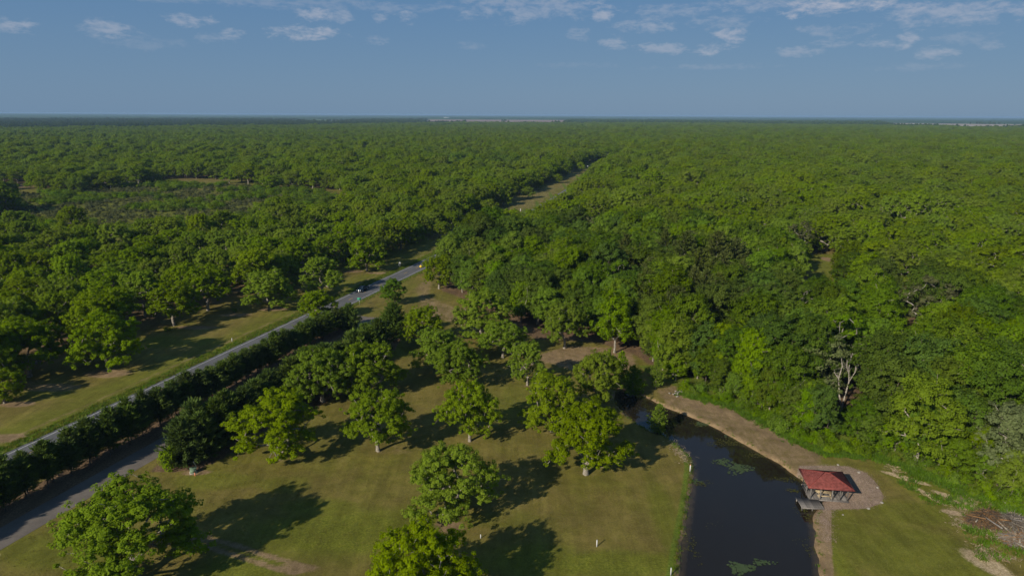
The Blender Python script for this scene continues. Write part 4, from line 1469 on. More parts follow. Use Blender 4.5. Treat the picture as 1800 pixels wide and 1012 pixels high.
# ------------------------------------------------------------------ distant country
def sheet(name, poly, z, m, label):
    s = MB()
    s.add([(x, y, z) for x, y in poly], [tuple(range(len(poly)))])
    return tag(s.build(name, m), label, kind='structure')


M['field_brown'] = field_material('field_brown', (0.19, 0.092, 0.058), (0.28, 0.185, 0.125), 7.0)
M['field_pale'] = field_material('field_pale', (0.26, 0.19, 0.125), (0.36, 0.28, 0.20), 6.0)
M['field_green'] = field_material('field_green', (0.12, 0.18, 0.05), (0.20, 0.24, 0.08), 6.0)
sheet('field', FIELDS[0], 0.35, M['field_brown'], 'reddish brown ploughed field near the horizon')
sheet('field', FIELDS[1], 0.35, M['field_pale'], 'pale dry field near the horizon on the right')
sheet('field', FIELDS[2], 0.35, M['field_green'], 'thin green field near the horizon left of the ploughed one')
sheet('field', FIELDS[3], 0.35, M['field_green'], 'small bright field near the horizon in the middle')

# wooded country out to the horizon: a rough canopy sheet with tree-height relief
ra = np.linspace(-0.80, 0.80, 760)
rd = 6500 * (30000 / 6500) ** (np.linspace(0, 1, 90))
AA, RR = np.meshgrid(ra, rd, indexing='ij')
hx, hy = RR * np.sin(AA), RR * np.cos(AA)
hz = 7 + 9 * np.random.default_rng(5).random(hx.shape) + 9 * (fbm(hx, hy, 1800.0, 3) - 0.4) + 26 * sstep(-0.35, -0.75, AA) * sstep(9000, 20000, RR) * (0.5 + fbm(hx, hy, 4000.0, 2))
hz = np.where((fbm(hx * 0.6, hy * 0.25, 700.0, 3) > 0.66) & (RR > 8000), 0.3, hz)
hz[:, 0] = 0
for fp in FIELDS:
    hz[inside(fp, hx, hy)] = -0.5
na, nr_ = AA.shape
i_, j_ = np.meshgrid(np.arange(na - 1), np.arange(nr_ - 1), indexing='ij')
q = (i_ * nr_ + j_).ravel()
M['far_forest'] = simple('far_forest', (0.050, 0.082, 0.028), 0.95, var=0.35, scale=0.004, spec=0.0)
fo = link('distant_forest', raw_mesh('distant_forest', np.stack([hx.ravel(), hy.ravel(), hz.ravel()], 1), np.stack([q, q + nr_, q + nr_ + 1, q + 1], 1), M['far_forest']))
tag(fo, 'blue green wooded country fading to the horizon', kind='stuff')


def house(px, py, L_, W_, Hh, label, roof, rz=0.0, name='farm_building', d=None):
    x, y = G(px, py, Hh * 0.6)
    t = thing(name, label, 'building', (x, y, 0), rz)
    b = MB()
    b.box((0, 0, Hh / 2), (L_, W_, Hh))
    b.build('wall', M['house_wall'], t)
    r = MB()
    e = 0.8
    r.prism([(-W_ / 2 - e, Hh), (W_ / 2 + e, Hh), (0, Hh + W_ * 0.28)], -L_ / 2 - e, L_ / 2 + e)
    ro = r.build('roof', roof, t)
    ro.rotation_euler = (0, 0, math.pi / 2)
    dr = MB()
    dr.box((0, -W_ / 2 - 0.03, Hh * 0.35), (L_ * 0.14, 0.06, Hh * 0.7))
    dr.build('door', M['wood_grey'], t)
    for k in (-1, 1):
        wn = MB()
        wn.box((k * L_ * 0.28, -W_ / 2 - 0.03, Hh * 0.55), (L_ * 0.1, 0.06, Hh * 0.3))
        wn.build('window', M['glass'], t)
    return t


house(1225, 219.5, 26, 14, 12, 'white farm building standing out of the canopy right of centre', M['barn_roof'], 0.2)
house(1104, 213, 70, 26, 10, 'long white building near the horizon in the middle', M['barn_roof'], 0.0)
house(1080, 212.6, 42, 22, 10, 'shorter pale building left of the long white one near the horizon', M['barn_roof'], 0.0)
house(785, 208, 75, 30, 11, 'white barn at the far end of the ploughed field', M['barn_roof'], 0.0)
house(1610, 219.5, 30, 16, 9, 'pale shed at the left end of the dry field on the right', M['barn_roof'], 0.0)
house(458, 221, 24, 14, 9, 'pale house among the far dark woods on the left', M['house_roof'], 0.0)

# ------------------------------------------------------------------ pavilion
px0, py0 = PAV_C
pav = thing('pavilion', 'open wooden shelter with a red hipped roof over the edge of the pond', 'pavilion', (px0, py0, 0), PAV_R)
DECK = 0.18
ex, ey, ez, pz, rid = 3.5, 3.08, 2.62, 3.92, 0.35
rf = MB()
th = 0.10
e4 = [(-ex, -ey), (ex, -ey), (ex, ey), (-ex, ey)]
vs = [(x, y, ez) for x, y in e4] + [(-rid, 0, pz), (rid, 0, pz)] + [(x, y, ez - th) for x, y in e4] + [(-rid, 0, pz - th), (rid, 0, pz - th)]
rf.add(vs, [(0, 1, 5, 4), (1, 2, 5), (2, 3, 4, 5), (3, 0, 4), (6, 10, 11, 7), (7, 11, 8), (8, 11, 10, 9), (9, 10, 6), (0, 6, 7, 1), (1, 7, 8, 2), (2, 8, 9, 3), (3, 9, 6, 0)])
roof = rf.build('roof', M['roof_red'], pav)
for (a, b) in [((-ex, -ey, ez), (-rid, 0, pz)), ((ex, -ey, ez), (rid, 0, pz)), ((ex, ey, ez), (rid, 0, pz)), ((-ex, ey, ez), (-rid, 0, pz)), ((-rid, 0, pz), (rid, 0, pz))]:
    c = MB()
    c.tube(Vector(a) + Vector((0, 0, 0.02)), Vector(b) + Vector((0, 0, 0.02)), 0.05, 0.05, 6)
    c.build('ridge_cap', M['roof_cap'], roof)
# courses of roofing standing a little proud
for side in range(4):
    A, B = vs[side], vs[(side + 1) % 4]
    T0, T1 = [(vs[4], vs[5]), (vs[5], vs[5]), (vs[5], vs[4]), (vs[4], vs[4])][side]
    A, B, T0, T1 = map(Vector, (A, B, T0, T1))
    nrm = (B - A).cross(T0 - A).normalized()
    co = MB()
    for k in range(1, 12):
        t = k / 12
        p, q2 = A.lerp(T0, t), B.lerp(T1, t)
        p, q2 = p.lerp(q2, 0.02), q2.lerp(p, 0.02)
        upv = (A.lerp(T0, t + 0.012) - A.lerp(T0, t))
        co.add([p + nrm * 0.004, q2 + nrm * 0.004, q2 + nrm * 0.022, p + nrm * 0.022, p + upv * 5 + nrm * 0.004, q2 + (B.lerp(T1, t + 0.012) - B.lerp(T1, t)) * 5 + nrm * 0.004],
               [(0, 1, 2, 3), (3, 2, 5, 4)])
    co.build('roof_course', M['roof_red'], roof)
PX, PYF = [-2.75, -1.25, 0.55, 1.75, 2.85], -2.05
for x in PX:
    p = MB()
    p.box((x, PYF, (ez - 0.2 + -0.9) / 2), (0.14, 0.14, ez - 0.2 + 0.9))
    p.build('post', M['wood_grey'], pav)
for x in (-2.75, 0.0, 2.85):
    p = MB()
    p.box((x, 2.25, (ez - 0.2 - 0.9) / 2), (0.14, 0.14, ez - 0.2 + 0.9))
    p.build('post', M['wood_grey'], pav)
for x in (-2.75, 2.85):
    p = MB()
    p.box((x, 0.1, (ez - 0.2 - 0.9) / 2), (0.14, 0.14, ez - 0.2 + 0.9))
    p.build('post', M['wood_grey'], pav)
for (c, s) in [((0.05, PYF, ez - 0.12), (6.1, 0.1, 0.2)), ((0.05, 2.25, ez - 0.12), (6.1, 0.1, 0.2)), ((-2.75, 0.1, ez - 0.125), (0.1, 4.18, 0.2)), ((2.85, 0.1, ez - 0.125), (0.1, 4.18, 0.2))]:
    b = MB()
    b.box(c, s)
    b.build('beam', M['wood_new'], pav)
for (c, s) in [((0.05, PYF - 0.12, DECK - 0.1), (6.1, 0.08, 0.24)), ((0.05, 2.4, DECK - 0.1), (6.1, 0.08, 0.24)), ((-2.9, 0.12, DECK - 0.1), (0.08, 4.4, 0.24)), ((3.0, 0.12, DECK - 0.1), (0.08, 4.4, 0.24))]:
    b = MB()
    b.box(c, s)
    b.build('sill_beam', M['wood_grey'], pav)
brd = None
for k in range(28):
    b = MB()
    b.box((0, 0, 0), (0.2, 4.3, 0.04))
    if brd is None:
        brd = b.mesh('deck_board', M['wood_grey'])
    link('deck_board', brd, pav, (-2.74 + k * 0.213, 0.12, DECK + random.uniform(-.004, .004)))
for (c, s) in [((-2.86, 1.2, DECK + 0.85), (0.05, 2.0, 0.09)), ((-2.86, 1.2, DECK + 0.45), (0.05, 2.0, 0.09)), ((0.05, 2.36, DECK + 0.85), (5.6, 0.05, 0.09)), ((0.05, 2.36, DECK + 0.45), (5.6, 0.05, 0.09))]:
    b = MB()
    b.box(c, s)
    b.build('rail', M['wood_grey'], pav)
for x in PX[1:4]:
    for sgn in (-1, 1):
        b = MB()
        b.tube((x, PYF, ez - 0.75), (x + sgn * 0.5, PYF, ez - 0.2), 0.045, 0.045, 4)
        b.build('brace', M['wood_new'], pav)


def local(x, y):
    c, s = math.cos(PAV_R), math.sin(PAV_R)
    return px0 + x * c - y * s, py0 + x * s + y * c


tx, ty = local(-0.35, -1.0)
tb = thing('picnic_table', 'wooden picnic table with benches under the red roof', 'table', (tx, ty, DECK + 0.02), PAV_R)
for k in range(5):
    b = MB()
    b.box((0, -0.30 + k * 0.15, 0.75), (2.5, 0.135, 0.045))
    b.build('top_board', M['wood_new'], tb)
for sgn in (-1, 1):
    b = MB()
    b.box((0, sgn * 0.75, 0.44), (2.5, 0.26, 0.045))
    b.build('bench', M['wood_new'], tb)
    for x in (-0.9, 0.9):
        b = MB()
        b.tube((x, sgn * 0.72, 0.0), (x, sgn * 0.22, 0.72), 0.05, 0.05, 4)
        b.build('leg', M['wood_new'], tb)
for x in (-0.84, 0.84):
    b = MB()
    b.box((x, 0, 0.39), (0.045, 1.6, 0.10))
    b.build('crossbar', M['wood_new'], tb)
# dock
dc = np.array([G(1360 + a / 6.745, 790 + b_ / 6.745, 0.15) for a, b_ in [(295, 568), (560, 590), (570, 705), (312, 705)]]).mean(0)
dc = dc + np.array([0.04, 0.25])
dk = thing('dock', 'grey weathered plank dock at the near left corner of the shelter', 'dock', (dc[0], dc[1], 0), PAV_R + 0.06)
pl = None
for k in range(16):
    b = MB()
    b.box((0, 0, 0), (0.185, 2.9, 0.05))
    if pl is None:
        pl = b.mesh('plank', M['wood_grey'])
    o = link('plank', pl, dk, (-1.64 + k * 0.218, random.uniform(-.03, .03), 0.15 + random.uniform(-.006, .006)))
for yv in (-1.42, 1.42):
    b = MB(); b.box((0, yv, 0.03), (3.5, 0.06, 0.18)); b.build('rim_board', M['wood_grey'], dk)
for x in (-1.6, 0, 1.6):
    for yv in (-1.3, 1.3):
        b = MB(); b.tube((x, yv, -1.2), (x, yv, 0.10), 0.09, 0.09, 7); b.build('pile', M['wood_grey'], dk)


# ------------------------------------------------------------------ vehicles
def wheel(parent, x, y, r, w_):
    o = MB()
    o.tube((x, y - w_ / 2, r), (x, y + w_ / 2, r), r, r, 16)
    t = o.build('wheel', M['tyre'], parent)
    h = MB()
    h.tube((x, y - w_ / 2 - 0.01, r), (x, y + w_ / 2 + 0.01, r), r * 0.6, r * 0.6, 12)
    h.build('rim', M['chrome'], t)


def loft(sections):
    """closed body from cross sections (x, half width low, half width high, z low, z mid, z high)"""
    m = MB()
    vs, fs = [], []
    for (x, wl, wm, wh, zl, zm, zh) in sections:
        vs += [(x, -wl, zl), (x, -wm, zm), (x, -wh, zh), (x, wh, zh), (x, wm, zm), (x, wl, zl)]
    n = 6
    for i in range(len(sections) - 1):
        for k in range(n):
            a, b2 = i * n + k, i * n + (k + 1) % n
            fs.append((a, b2, b2 + n, a + n))
    fs.append(tuple(range(n)))
    fs.append(tuple(range((len(sections) - 1) * n + n - 1, (len(sections) - 1) * n - 1, -1)))
    return m.add(vs, fs)


def cabin(parent, paint, xs, zb, zt, wb, wt):
    """glasshouse: x of windscreen foot, windscreen top, rear top, rear foot"""
    x0, x1, x2, x3 = xs
    c = MB()
    vs = [(x0, -wb, zb), (x1, -wt, zt), (x2, -wt, zt), (x3, -wb, zb), (x0, wb, zb), (x1, wt, zt), (x2, wt, zt), (x3, wb, zb)]
    c.add(vs, [(0, 1, 2, 3), (7, 6, 5, 4), (1, 5, 6, 2), (0, 4, 5, 1), (3, 2, 6, 7), (0, 3, 7, 4)])
    cb = c.build('cab', paint, parent)

    def pane(a, b, c2, d, name):
        a, b, c2, d = map(Vector, (a, b, c2, d))
        cen = (a + b + c2 + d) / 4
        nr = (b - a).cross(d - a).normalized()
        if nr.dot(cen - Vector(((x0 + x3) / 2, 0, (zb + zt) / 2 - 0.2))) < 0:
            nr = -nr
        q = [cen + (p - cen) * 0.86 + nr * 0.012 for p in (a, b, c2, d)]
        s_ = MB().add(q, [(0, 1, 2, 3)])
        s_.build(name, M['glass'], cb)
    pane(vs[0], vs[4], vs[5], vs[1], 'windscreen')
    pane(vs[3], vs[7], vs[6], vs[2], 'rear_window')
    xm = (x1 + x2) / 2
    for o_, sgn in ((0, -1), (4, 1)):
        a, b, c2, d = (Vector(vs[o_ + i]) for i in range(4))
        mb, mt = Vector((xm, sgn * wb, zb)), Vector((xm, sgn * wt, zt))
        pane(a, mb, mt, b, 'side_window')
        pane(mb, d, c2, mt, 'side_window')
    return cb


def pickup(x, y, rz, label, paint):
    t = thing('pickup_truck', label, 'truck', (x, y, 0.036), rz)
    # front is +x
    loft([(2.85, .86, .92, .84, .45, .78, .98), (2.6, .94, .99, .92, .40, .80, 1.08), (1.2, .96, 1.0, .94, .38, .85, 1.15), (1.19, .96, 1.0, .96, .38, .85, 1.15),
          (-0.75, .96, 1.0, .97, .38, .85, 1.15), (-0.76, .96, 1.0, .97, .38, .80, .86), (-2.75, .95, .99, .96, .42, .80, .86)]).build('body', paint, t)
    for sgn in (-1, 1):
        b = MB(); b.box((-1.75, sgn * 0.93, 1.0), (1.98, 0.09, 0.30)); b.build('bed_side', paint, t)
    b = MB(); b.box((-2.72, 0, 1.0), (0.08, 1.77, 0.30)); b.build('tailgate', paint, t)
    cabin(t, paint, (1.35, 0.75, -0.45, -0.72), 1.152, 1.82, 0.90, 0.74)
    for xx in (1.85, -1.75):
        for sgn in (-1, 1):
            wheel(t, xx, sgn * 0.86, 0.40, 0.26)
    b = MB(); b.box((2.87, 0, 0.84), (0.06, 1.05, 0.26)); b.build('grille', M['chrome'], t)
    b = MB(); b.box((2.92, 0, 0.52), (0.16, 1.80, 0.20), bev=0.03); b.build('bumper', M['chrome'], t)
    b = MB(); b.box((-2.84, 0, 0.52), (0.16, 1.80, 0.20), bev=0.03); b.build('bumper', M['chrome'], t)
    for sgn in (-1, 1):
        b = MB(); b.box((2.83, sgn * 0.70, 0.86), (0.08, 0.30, 0.22)); b.build('headlight', M['lamp_glass'], t)
        b = MB(); b.box((-2.77, sgn * 0.88, 0.95), (0.04, 0.12, 0.34)); b.build('tail_light', M['lamp_red'], t)
        b = MB(); b.box((1.0, sgn * 1.10, 1.28), (0.10, 0.22, 0.18)); b.build('mirror', paint, t)
    return t


def sedan(x, y, rz, label, paint, z=0.026):
    t = thing('car', label, 'car', (x, y, z), rz)
    loft([(2.3, .70, .80, .66, .35, .55, .68), (2.0, .84, .90, .80, .30, .60, .80), (1.0, .88, .92, .84, .28, .65, .92), (-1.3, .88, .92, .84, .28, .65, .95), (-2.1, .84, .90, .80, .32, .65, .92),
          (-2.3, .76, .84, .72, .38, .60, .84)]).build('body', paint, t)
    cabin(t, paint, (1.05, 0.35, -0.85, -1.55), 0.925, 1.43, 0.80, 0.60)
    for xx in (1.4, -1.4):
        for sgn in (-1, 1):
            wheel(t, xx, sgn * 0.80, 0.33, 0.22)
    for sgn in (-1, 1):
        b = MB(); b.box((2.19, sgn * 0.58, 0.62), (0.14, 0.26, 0.12)); b.build('headlight', M['lamp_glass'], t)
        b = MB(); b.box((-2.26, sgn * 0.58, 0.72), (0.10, 0.26, 0.12)); b.build('tail_light', M['lamp_red'], t)
        b = MB(); b.box((0.85, sgn * 0.98, 0.98), (0.10, 0.18, 0.12)); b.build('mirror', paint, t)
    return t


road_ang = math.atan2(0.953, 0.302)
ry = G(641, 511)[1]
pickup(float(road_x(ry)) - 1.75, ry, road_ang + math.pi, 'dark blue pickup truck driving towards the viewer on the highway', M['car_navy'])
cx_, cy__ = G(667, 584)
sedan(cx_ - 1.0, cy__, math.atan2(16, 5.9), 'dark car half hidden by conifers on the side road', M['car_black'])
fyc = G(1009, 324)[1]
sedan(float(road_x(fyc)) + 1.7, fyc, math.atan2(0.97, 0.23), 'tiny dark car far up the highway', M['car_black'], 0.036)


# ------------------------------------------------------------------ signs, posts, utility box
def post(px, py, h, r, mat, label, name='marker_post', cat='post', cap=None):
    x, y = G(px, py)
    t = thing(name, label, cat, (x, y, ground_z(x, y)))
    b = MB(); b.tube((0, 0, -0.2), (0, 0, h), r, r, 8); b.build('shaft', mat, t)
    c = MB(); c.tube((0, 0, h - 0.001), (0, 0, h + 0.06), r * 1.25, r * 0.8, 8); c.build('cap', cap or mat, t)
    return t


post(1049, 960, 1.05, 0.08, M['white_paint'], 'white stake standing alone on the lawn near the bottom')
post(845, 945, 0.55, 0.07, M['white_paint'], 'short white stake on the lawn right of the worn tree')
post(1179, 1010, 1.1, 0.08, M['white_paint'], 'white stake at the pond edge on the bottom border')
post(1213, 828, 1.3, 0.10, M['white_paint'], 'pale stake at the bend of the left pond bank', cap=M['orange_paint'])
post(346, 822, 1.35, 0.07, M['white_paint'], 'leaning white pipe behind the green utility box').rotation_euler = (0.1, -0.28, 0)
post(408, 600, 0.9, 0.10, M['white_paint'], 'white marker post on the verge left of the highway')
post(343, 836, 0.55, 0.08, M['orange_paint'], 'small orange stake in front of the green utility box')
post(915, 372, 1.8, 0.2, M['white_paint'], 'white post beside the far stretch of highway')
x, y = G(340, 830)
ub = thing('utility_box', 'green metal utility box at the end of the conifers', 'utility box', (x, y, ground_z(x, y)), 0.5)
b = MB(); b.box((0, 0, 0.04), (1.25, 1.15, 0.12)); b.build('pad', M['stone'], ub)
b = MB(); b.box((0, 0, 0.46), (1.0, 0.9, 0.72), bev=0.03); b.build('cabinet', M['box_green'], ub)
b = MB(); b.box((0, -0.03, 0.86), (1.06, 0.98, 0.07), bev=0.02); b.build('lid', M['box_green'], ub)
b = MB(); b.box((0.3, -0.47, 0.5), (0.06, 0.03, 0.14)); b.build('latch', M['metal_grey'], ub)


def sign(px, py, h, plate, mat, label, rz, name, diamond=False):
    x, y = G(px, py)
    t = thing(name, label, 'sign', (x, y, ground_z(x, y)), rz)
    b = MB(); b.box((0, 0, h / 2), (0.09, 0.09, h)); b.build('pole', M['metal_grey'], t)
    if diamond:
        b = MB()
        s = plate[0] / 2
        b.prism([(-s, 0), (0, -s), (s, 0), (0, s)], -0.03, 0.03)
        b.build('plate', mat, t, (0, -0.08, h - s * 0.6))
    else:
        b = MB(); b.box((0, -0.065, h - plate[1] / 2), (plate[0], 0.03, plate[1])); b.build('plate', mat, t)
    return t


sign(632, 537, 2.6, (1.2, 0.7), M['sign_green'], 'green street sign on a post at the side road mouth', 0.1, 'street_sign')
sign(703, 471, 2.4, (1.0, 1.2), M['white_paint'], 'white sign on a post on the far side of the highway', 0.1, 'road_sign')
sign(740, 478, 2.6, (1.3, 1.3), M['sign_yellow'], 'yellow warning sign half hidden by leaves beside the highway', 0.1, 'warning_sign', True)
sign(1033, 296, 3.0, (1.2, 1.6), M['white_paint'], 'white sign at the end of the far grass strip', 0.0, 'road_sign')

# ------------------------------------------------------------------ pond plants
rngp = np.random.default_rng(44)


def pads(name, label, spots, n_per, r_lo, r_hi, mat, z=-0.405):
    V, Fc, lv = [], [], []
    for (px, py, rx, ry, k) in spots:
        cx2, cy2 = G(px, py, -0.4)
        for _ in range(int(n_per * k)):
            a, d = rngp.random() * 6.28, rngp.random() ** 0.7
            jx = 1 + 0.35 * math.sin(3 * a + px)
            x2, y2 = cx2 + rx * d * jx * math.cos(a), cy2 + ry * d * jx * math.sin(a)
            if sdf(POND, np.array([x2]), np.array([y2]))[0] > -0.5 or rngp.random() < 0.15:
                continue
            r = rngp.uniform(r_lo, r_hi)
            b0 = len(V)
            a1 = rngp.random() * 6.28
            zt = z + rngp.random() * 0.03
            for q_ in range(7):
                t = a1 + 5.7 * q_ / 6
                V.append((x2 + r * math.cos(t), y2 + r * math.sin(t), zt + rngp.random() * 0.03))
            V.append((x2, y2, zt))
            for q_ in range(6):
                Fc.append((b0 + q_, b0 + q_ + 1, b0 + 7))
            lv += [rngp.random()] * 8
    me = raw_mesh(name, np.array(V), np.array(Fc), mat)
    at = me.attributes.new('leafv', 'FLOAT', 'POINT')
    at.data.foreach_set('value', np.array(lv, np.float32))
    tag(link(name, me), label, kind='stuff')


pads('lily_pads', 'green floating lily pads on the dark pond', [(1296, 822, 2.3, 2.2, 1.3), (1268, 812, 1.4, 1.4, .4), (1302, 998, 1.7, 1.3, 1.1), (1340, 988, 1.6, .7, .3), (1222, 846, 1.1, 1.1, .12),
                                                                (1240, 745, 2.6, .9, .6), (1292, 766, 1.8, .9, .35)], 210, 0.10, 0.24, M['lily'])
pads('water_weed', 'olive floating weed along the pond edges', [(1232, 745, 2.2, 1.2, .7), (1285, 778, 4.2, 1.6, 1.2), (1335, 800, 3.0, 1.2, .7), (1382, 842, 2.6, .8, .4), (1232, 848, 1.9, 1.0, .3), (1212, 955, 1.3, 4.0, .3),
                                                                (1420, 905, 1.4, 3.0, .5), (1300, 770, 5, 1.2, .6), (1420, 960, 1.6, 3.0, .2), (1252, 920, 1.5, 1.5, .04), (1395, 862, 1.2, .7, .3), (1150, 720, 4, 3, .4)], 300, 0.05, 0.13, M['pondweed'])


# ------------------------------------------------------------------ brush piles
def brush(px, py, rx, ry, h, n, label, mats, seed, logs=4, tilt=0.5):
    rng = np.random.default_rng(seed)
    x, y = G(px, py)
    t = thing('brush_pile', label, 'brush pile', (x, y, ground_z(x, y)), 0.0, 'brush piles by the thicket')
    for mi, m in enumerate(mats):
        b = MB()
        for k in range(n // len(mats)):
            a, d = rng.random() * 6.28, rng.random() ** 0.6
            c = np.array([rx * d * math.cos(a), ry * d * math.sin(a), 0.08 + h * (1 - d * d) * rng.random() ** 0.7])
            aa_ = a + rng.normal() * 0.8
            L2 = rng.uniform(0.5, 1.9)
            dv = np.array([math.cos(aa_), math.sin(aa_), rng.normal() * tilt - 0.25 * d + 0.1])
            dv = dv / np.linalg.norm(dv) * L2
            p0, p1 = c - dv * 0.4, c + dv * 0.6
            p0[2], p1[2] = max(p0[2], 0.02), max(p1[2], 0.03)
            mid = (p0 + p1) / 2 + rng.normal(size=3) * 0.07
            r = rng.uniform(0.014, 0.055)
            b.tube(p0, mid, r, r * 0.8, 3, False)
            b.tube(mid, p1, r * 0.8, r * 0.35, 3, False)
        o = b.build('branches', m, t)
        o['kind'] = 'stuff'
    mound = MB()
    ringn = 14
    vs = []
    for ri, (rf_, zf) in enumerate([(1.05, -0.05), (0.8, 0.35), (0.5, 0.62), (0.2, 0.78)]):
        for k in range(ringn):
            a = 6.2832 * k / ringn
            j = 1 + rng.normal() * 0.10
            vs.append((rx * rf_ * j * math.cos(a), ry * rf_ * j * math.sin(a), max(-0.05, h * 0.62 * zf * (0.85 + 0.3 * rng.random()) if ri else -0.05)))
    vs.append((0, 0, h * 0.5))
    fs = [(r * ringn + k, r * ringn + (k + 1) % ringn, (r + 1) * ringn + (k + 1) % ringn, (r + 1) * ringn + k) for r in range(3) for k in range(ringn)]
    fs += [(3 * ringn + k, 3 * ringn + (k + 1) % ringn, 4 * ringn) for k in range(ringn)]
    mound.add(vs, fs).build('mound', M['root_brown'], t, smooth=True)
    for k in range(logs):
        a = rng.random() * 3.14
        L2 = rng.uniform(1.6, 3.2)
        c = np.array([rng.normal() * rx * 0.5, rng.normal() * ry * 0.5, h * rng.uniform(0.5, 0.9)])
        dv = np.array([math.cos(a), math.sin(a), rng.normal() * 0.18]) * L2 / 2
        r = rng.uniform(0.07, 0.15)
        b = MB().tube(c - dv, c + dv, r, r * 0.75, 8)
        b.build('log', [M['bark'], M['wood_grey'], M['rust_wood']][k % 3], t)
    return t


brush(1733, 918, 2.9, 2.0, 2.2, 1100, 'brown mound of roots and brush at the end of the right lawn', [M['root_brown'], M['rust_wood'], M['bark_dark']], 5, 3)
brush(1778, 922, 3.0, 2.0, 1.7, 1100, 'grey pile of cut branches right of the brown root mound', [M['wood_grey'], M['bark_dark'], M['bark']], 6, 5)
brush(1795, 952, 2.8, 1.8, 1.5, 900, 'pile of pale and rusty branches cut off by the right edge', [M['bark'], M['rust_wood'], M['wood_grey']], 7, 6)


# ------------------------------------------------------------------ small scattered cover
def tuft(name, seed, n, h, spread, mat, wdt=0.03, lean=0.5):
    rng = np.random.default_rng(seed)
    V, lv = [], []
    for k in range(n):
        a = rng.random() * 6.28
        p = np.array([rng.normal() * spread, rng.normal() * spread, 0])
        d = np.array([math.cos(a) * lean * rng.random(), math.sin(a) * lean * rng.random(), 1.0]) * h * rng.uniform(0.6, 1.2)
        s_ = np.array([-math.sin(a), math.cos(a), 0]) * wdt
        V += [p - s_, p + s_, p + d * 0.6 + s_ * 0.7, p + d]
        lv.append(rng.random())
    return leaf_mesh(name, np.array(V), np.array(lv), mat)


def flat_bits(name, seed, n, L_, w_, spread, mat, hgt=0.06):
    rng = np.random.default_rng(seed)
    V, lv = [], []
    for k in range(n):
        a = rng.random() * 3.14
        p = np.array([rng.normal() * spread, rng.normal() * spread, hgt * (0.3 + rng.random())])
        t = np.array([math.cos(a), math.sin(a), rng.normal() * 0.25]) * L_ * rng.uniform(0.5, 1.3) / 2
        s_ = np.array([-math.sin(a), math.cos(a), rng.normal() * 0.4]) * w_ / 2
        V += [p - t - s_, p - t + s_, p + t + s_, p + t - s_]
        lv.append(rng.random())
    return leaf_mesh(name, np.array(V), np.array(lv), mat)


def proto_thing(me, name, x, y):
    """one member of a mass, linked at its own place and reused by it"""
    o = link(name, me, None, (x, y, ground_z(x, y)))
    tag(o, kind='stuff')
    return o


def zs(p):
    return np.array([ground_z(a, b) for a, b in p])


def along(line, o0, o1, n, ylo, yhi, side):
    p, s = resample(line, 0.5)
    tg = np.gradient(p, axis=0)
    tg = unit(tg)
    nr = np.stack([tg[:, 1], -tg[:, 0]], 1)
    ok = (p[:, 1] > ylo) & (p[:, 1] < yhi)
    i = np.nonzero(ok)[0][RNG.integers(0, ok.sum(), n)]
    off = RNG.uniform(o0, o1, n) * side
    return p[i] + nr[i] * off[:, None] + RNG.normal(size=(n, 2)) * 0.25


tall_me = [tuft('tall_tuft', 900, 16, 0.50, 0.22, M['grass_blade'], 0.035), tuft('tall_tuft', 901, 14, 0.42, 0.25, M['weed'], 0.04)]
low_me = [tuft('low_tuft', 910, 9, 0.08, 0.22, M['lawn_blade'], 0.035, 1.6), tuft('low_tuft', 911, 8, 0.07, 0.25, M['lawn_blade'], 0.035, 1.6)]
weed_me = [tuft('weed_tuft', 920, 22, 0.65, 0.35, M['weed'], 0.06, 0.8)]
chip_me = [flat_bits('chip_litter', 930, 18, 0.13, 0.045, 0.38, M['chip'], 0.03), flat_bits('straw_litter', 931, 14, 0.55, 0.05, 0.5, M['straw'], 0.10)]
v1 = along(ROAD, 4.2, 7.0, 5200, 70, 420, -1)
o1 = [proto_thing(m, 'verge_tuft', float(road_x(150 + 3 * i)) - 6.0, 150 + 3 * i) for i, m in enumerate(tall_me)]
mass('verge_grass', 'tall green grass along the left verge of the highway', v1, RNG.uniform(0.6, 1.25, len(v1)), RNG.integers(0, 2, len(v1)), RNG.uniform(0, 6.28, len(v1)), [(o1[0],), (o1[1],)], z=zs(v1))
v2 = along(ROAD, 4.2, 6.2, 1600, 200, 420, 1)
mass('verge_grass', 'grass along the right verge of the highway', v2, RNG.uniform(0.5, 0.9, len(v2)), RNG.integers(0, 2, len(v2)), RNG.uniform(0, 6.28, len(v2)), [(o1[0],), (o1[1],)], z=zs(v2))
# lawn clumps
lx, ly = RNG.uniform(-75, 85, 42000), RNG.uniform(70, 215, 42000)
ok = in_view(lx, ly, 0.03, 1.06) & (sdf(POND, lx, ly) > 0.4) & ~inside(WOOD_POLY, lx, ly)
ok &= (lx > np.interp(ly, SIDE[:, 1][:66], SIDE[:, 0][:66]) + 3.2) & (np.hypot(lx - PAV_C[0], ly - PAV_C[1]) > 4.6) & (seg_dist(SIDE, lx, ly) > 3.2)
lp = np.stack([lx[ok], ly[ok]], 1)
o2 = [proto_thing(m, 'lawn_tuft', -20.0 + 3 * i, 100.0) for i, m in enumerate(low_me)]
mass('lawn_grass', 'short uneven grass tufts over the lawn', lp, RNG.uniform(0.5, 1.2, len(lp)), RNG.integers(0, 2, len(lp)), RNG.uniform(0, 6.28, len(lp)), [(o2[0],), (o2[1],)], z=zs(lp))
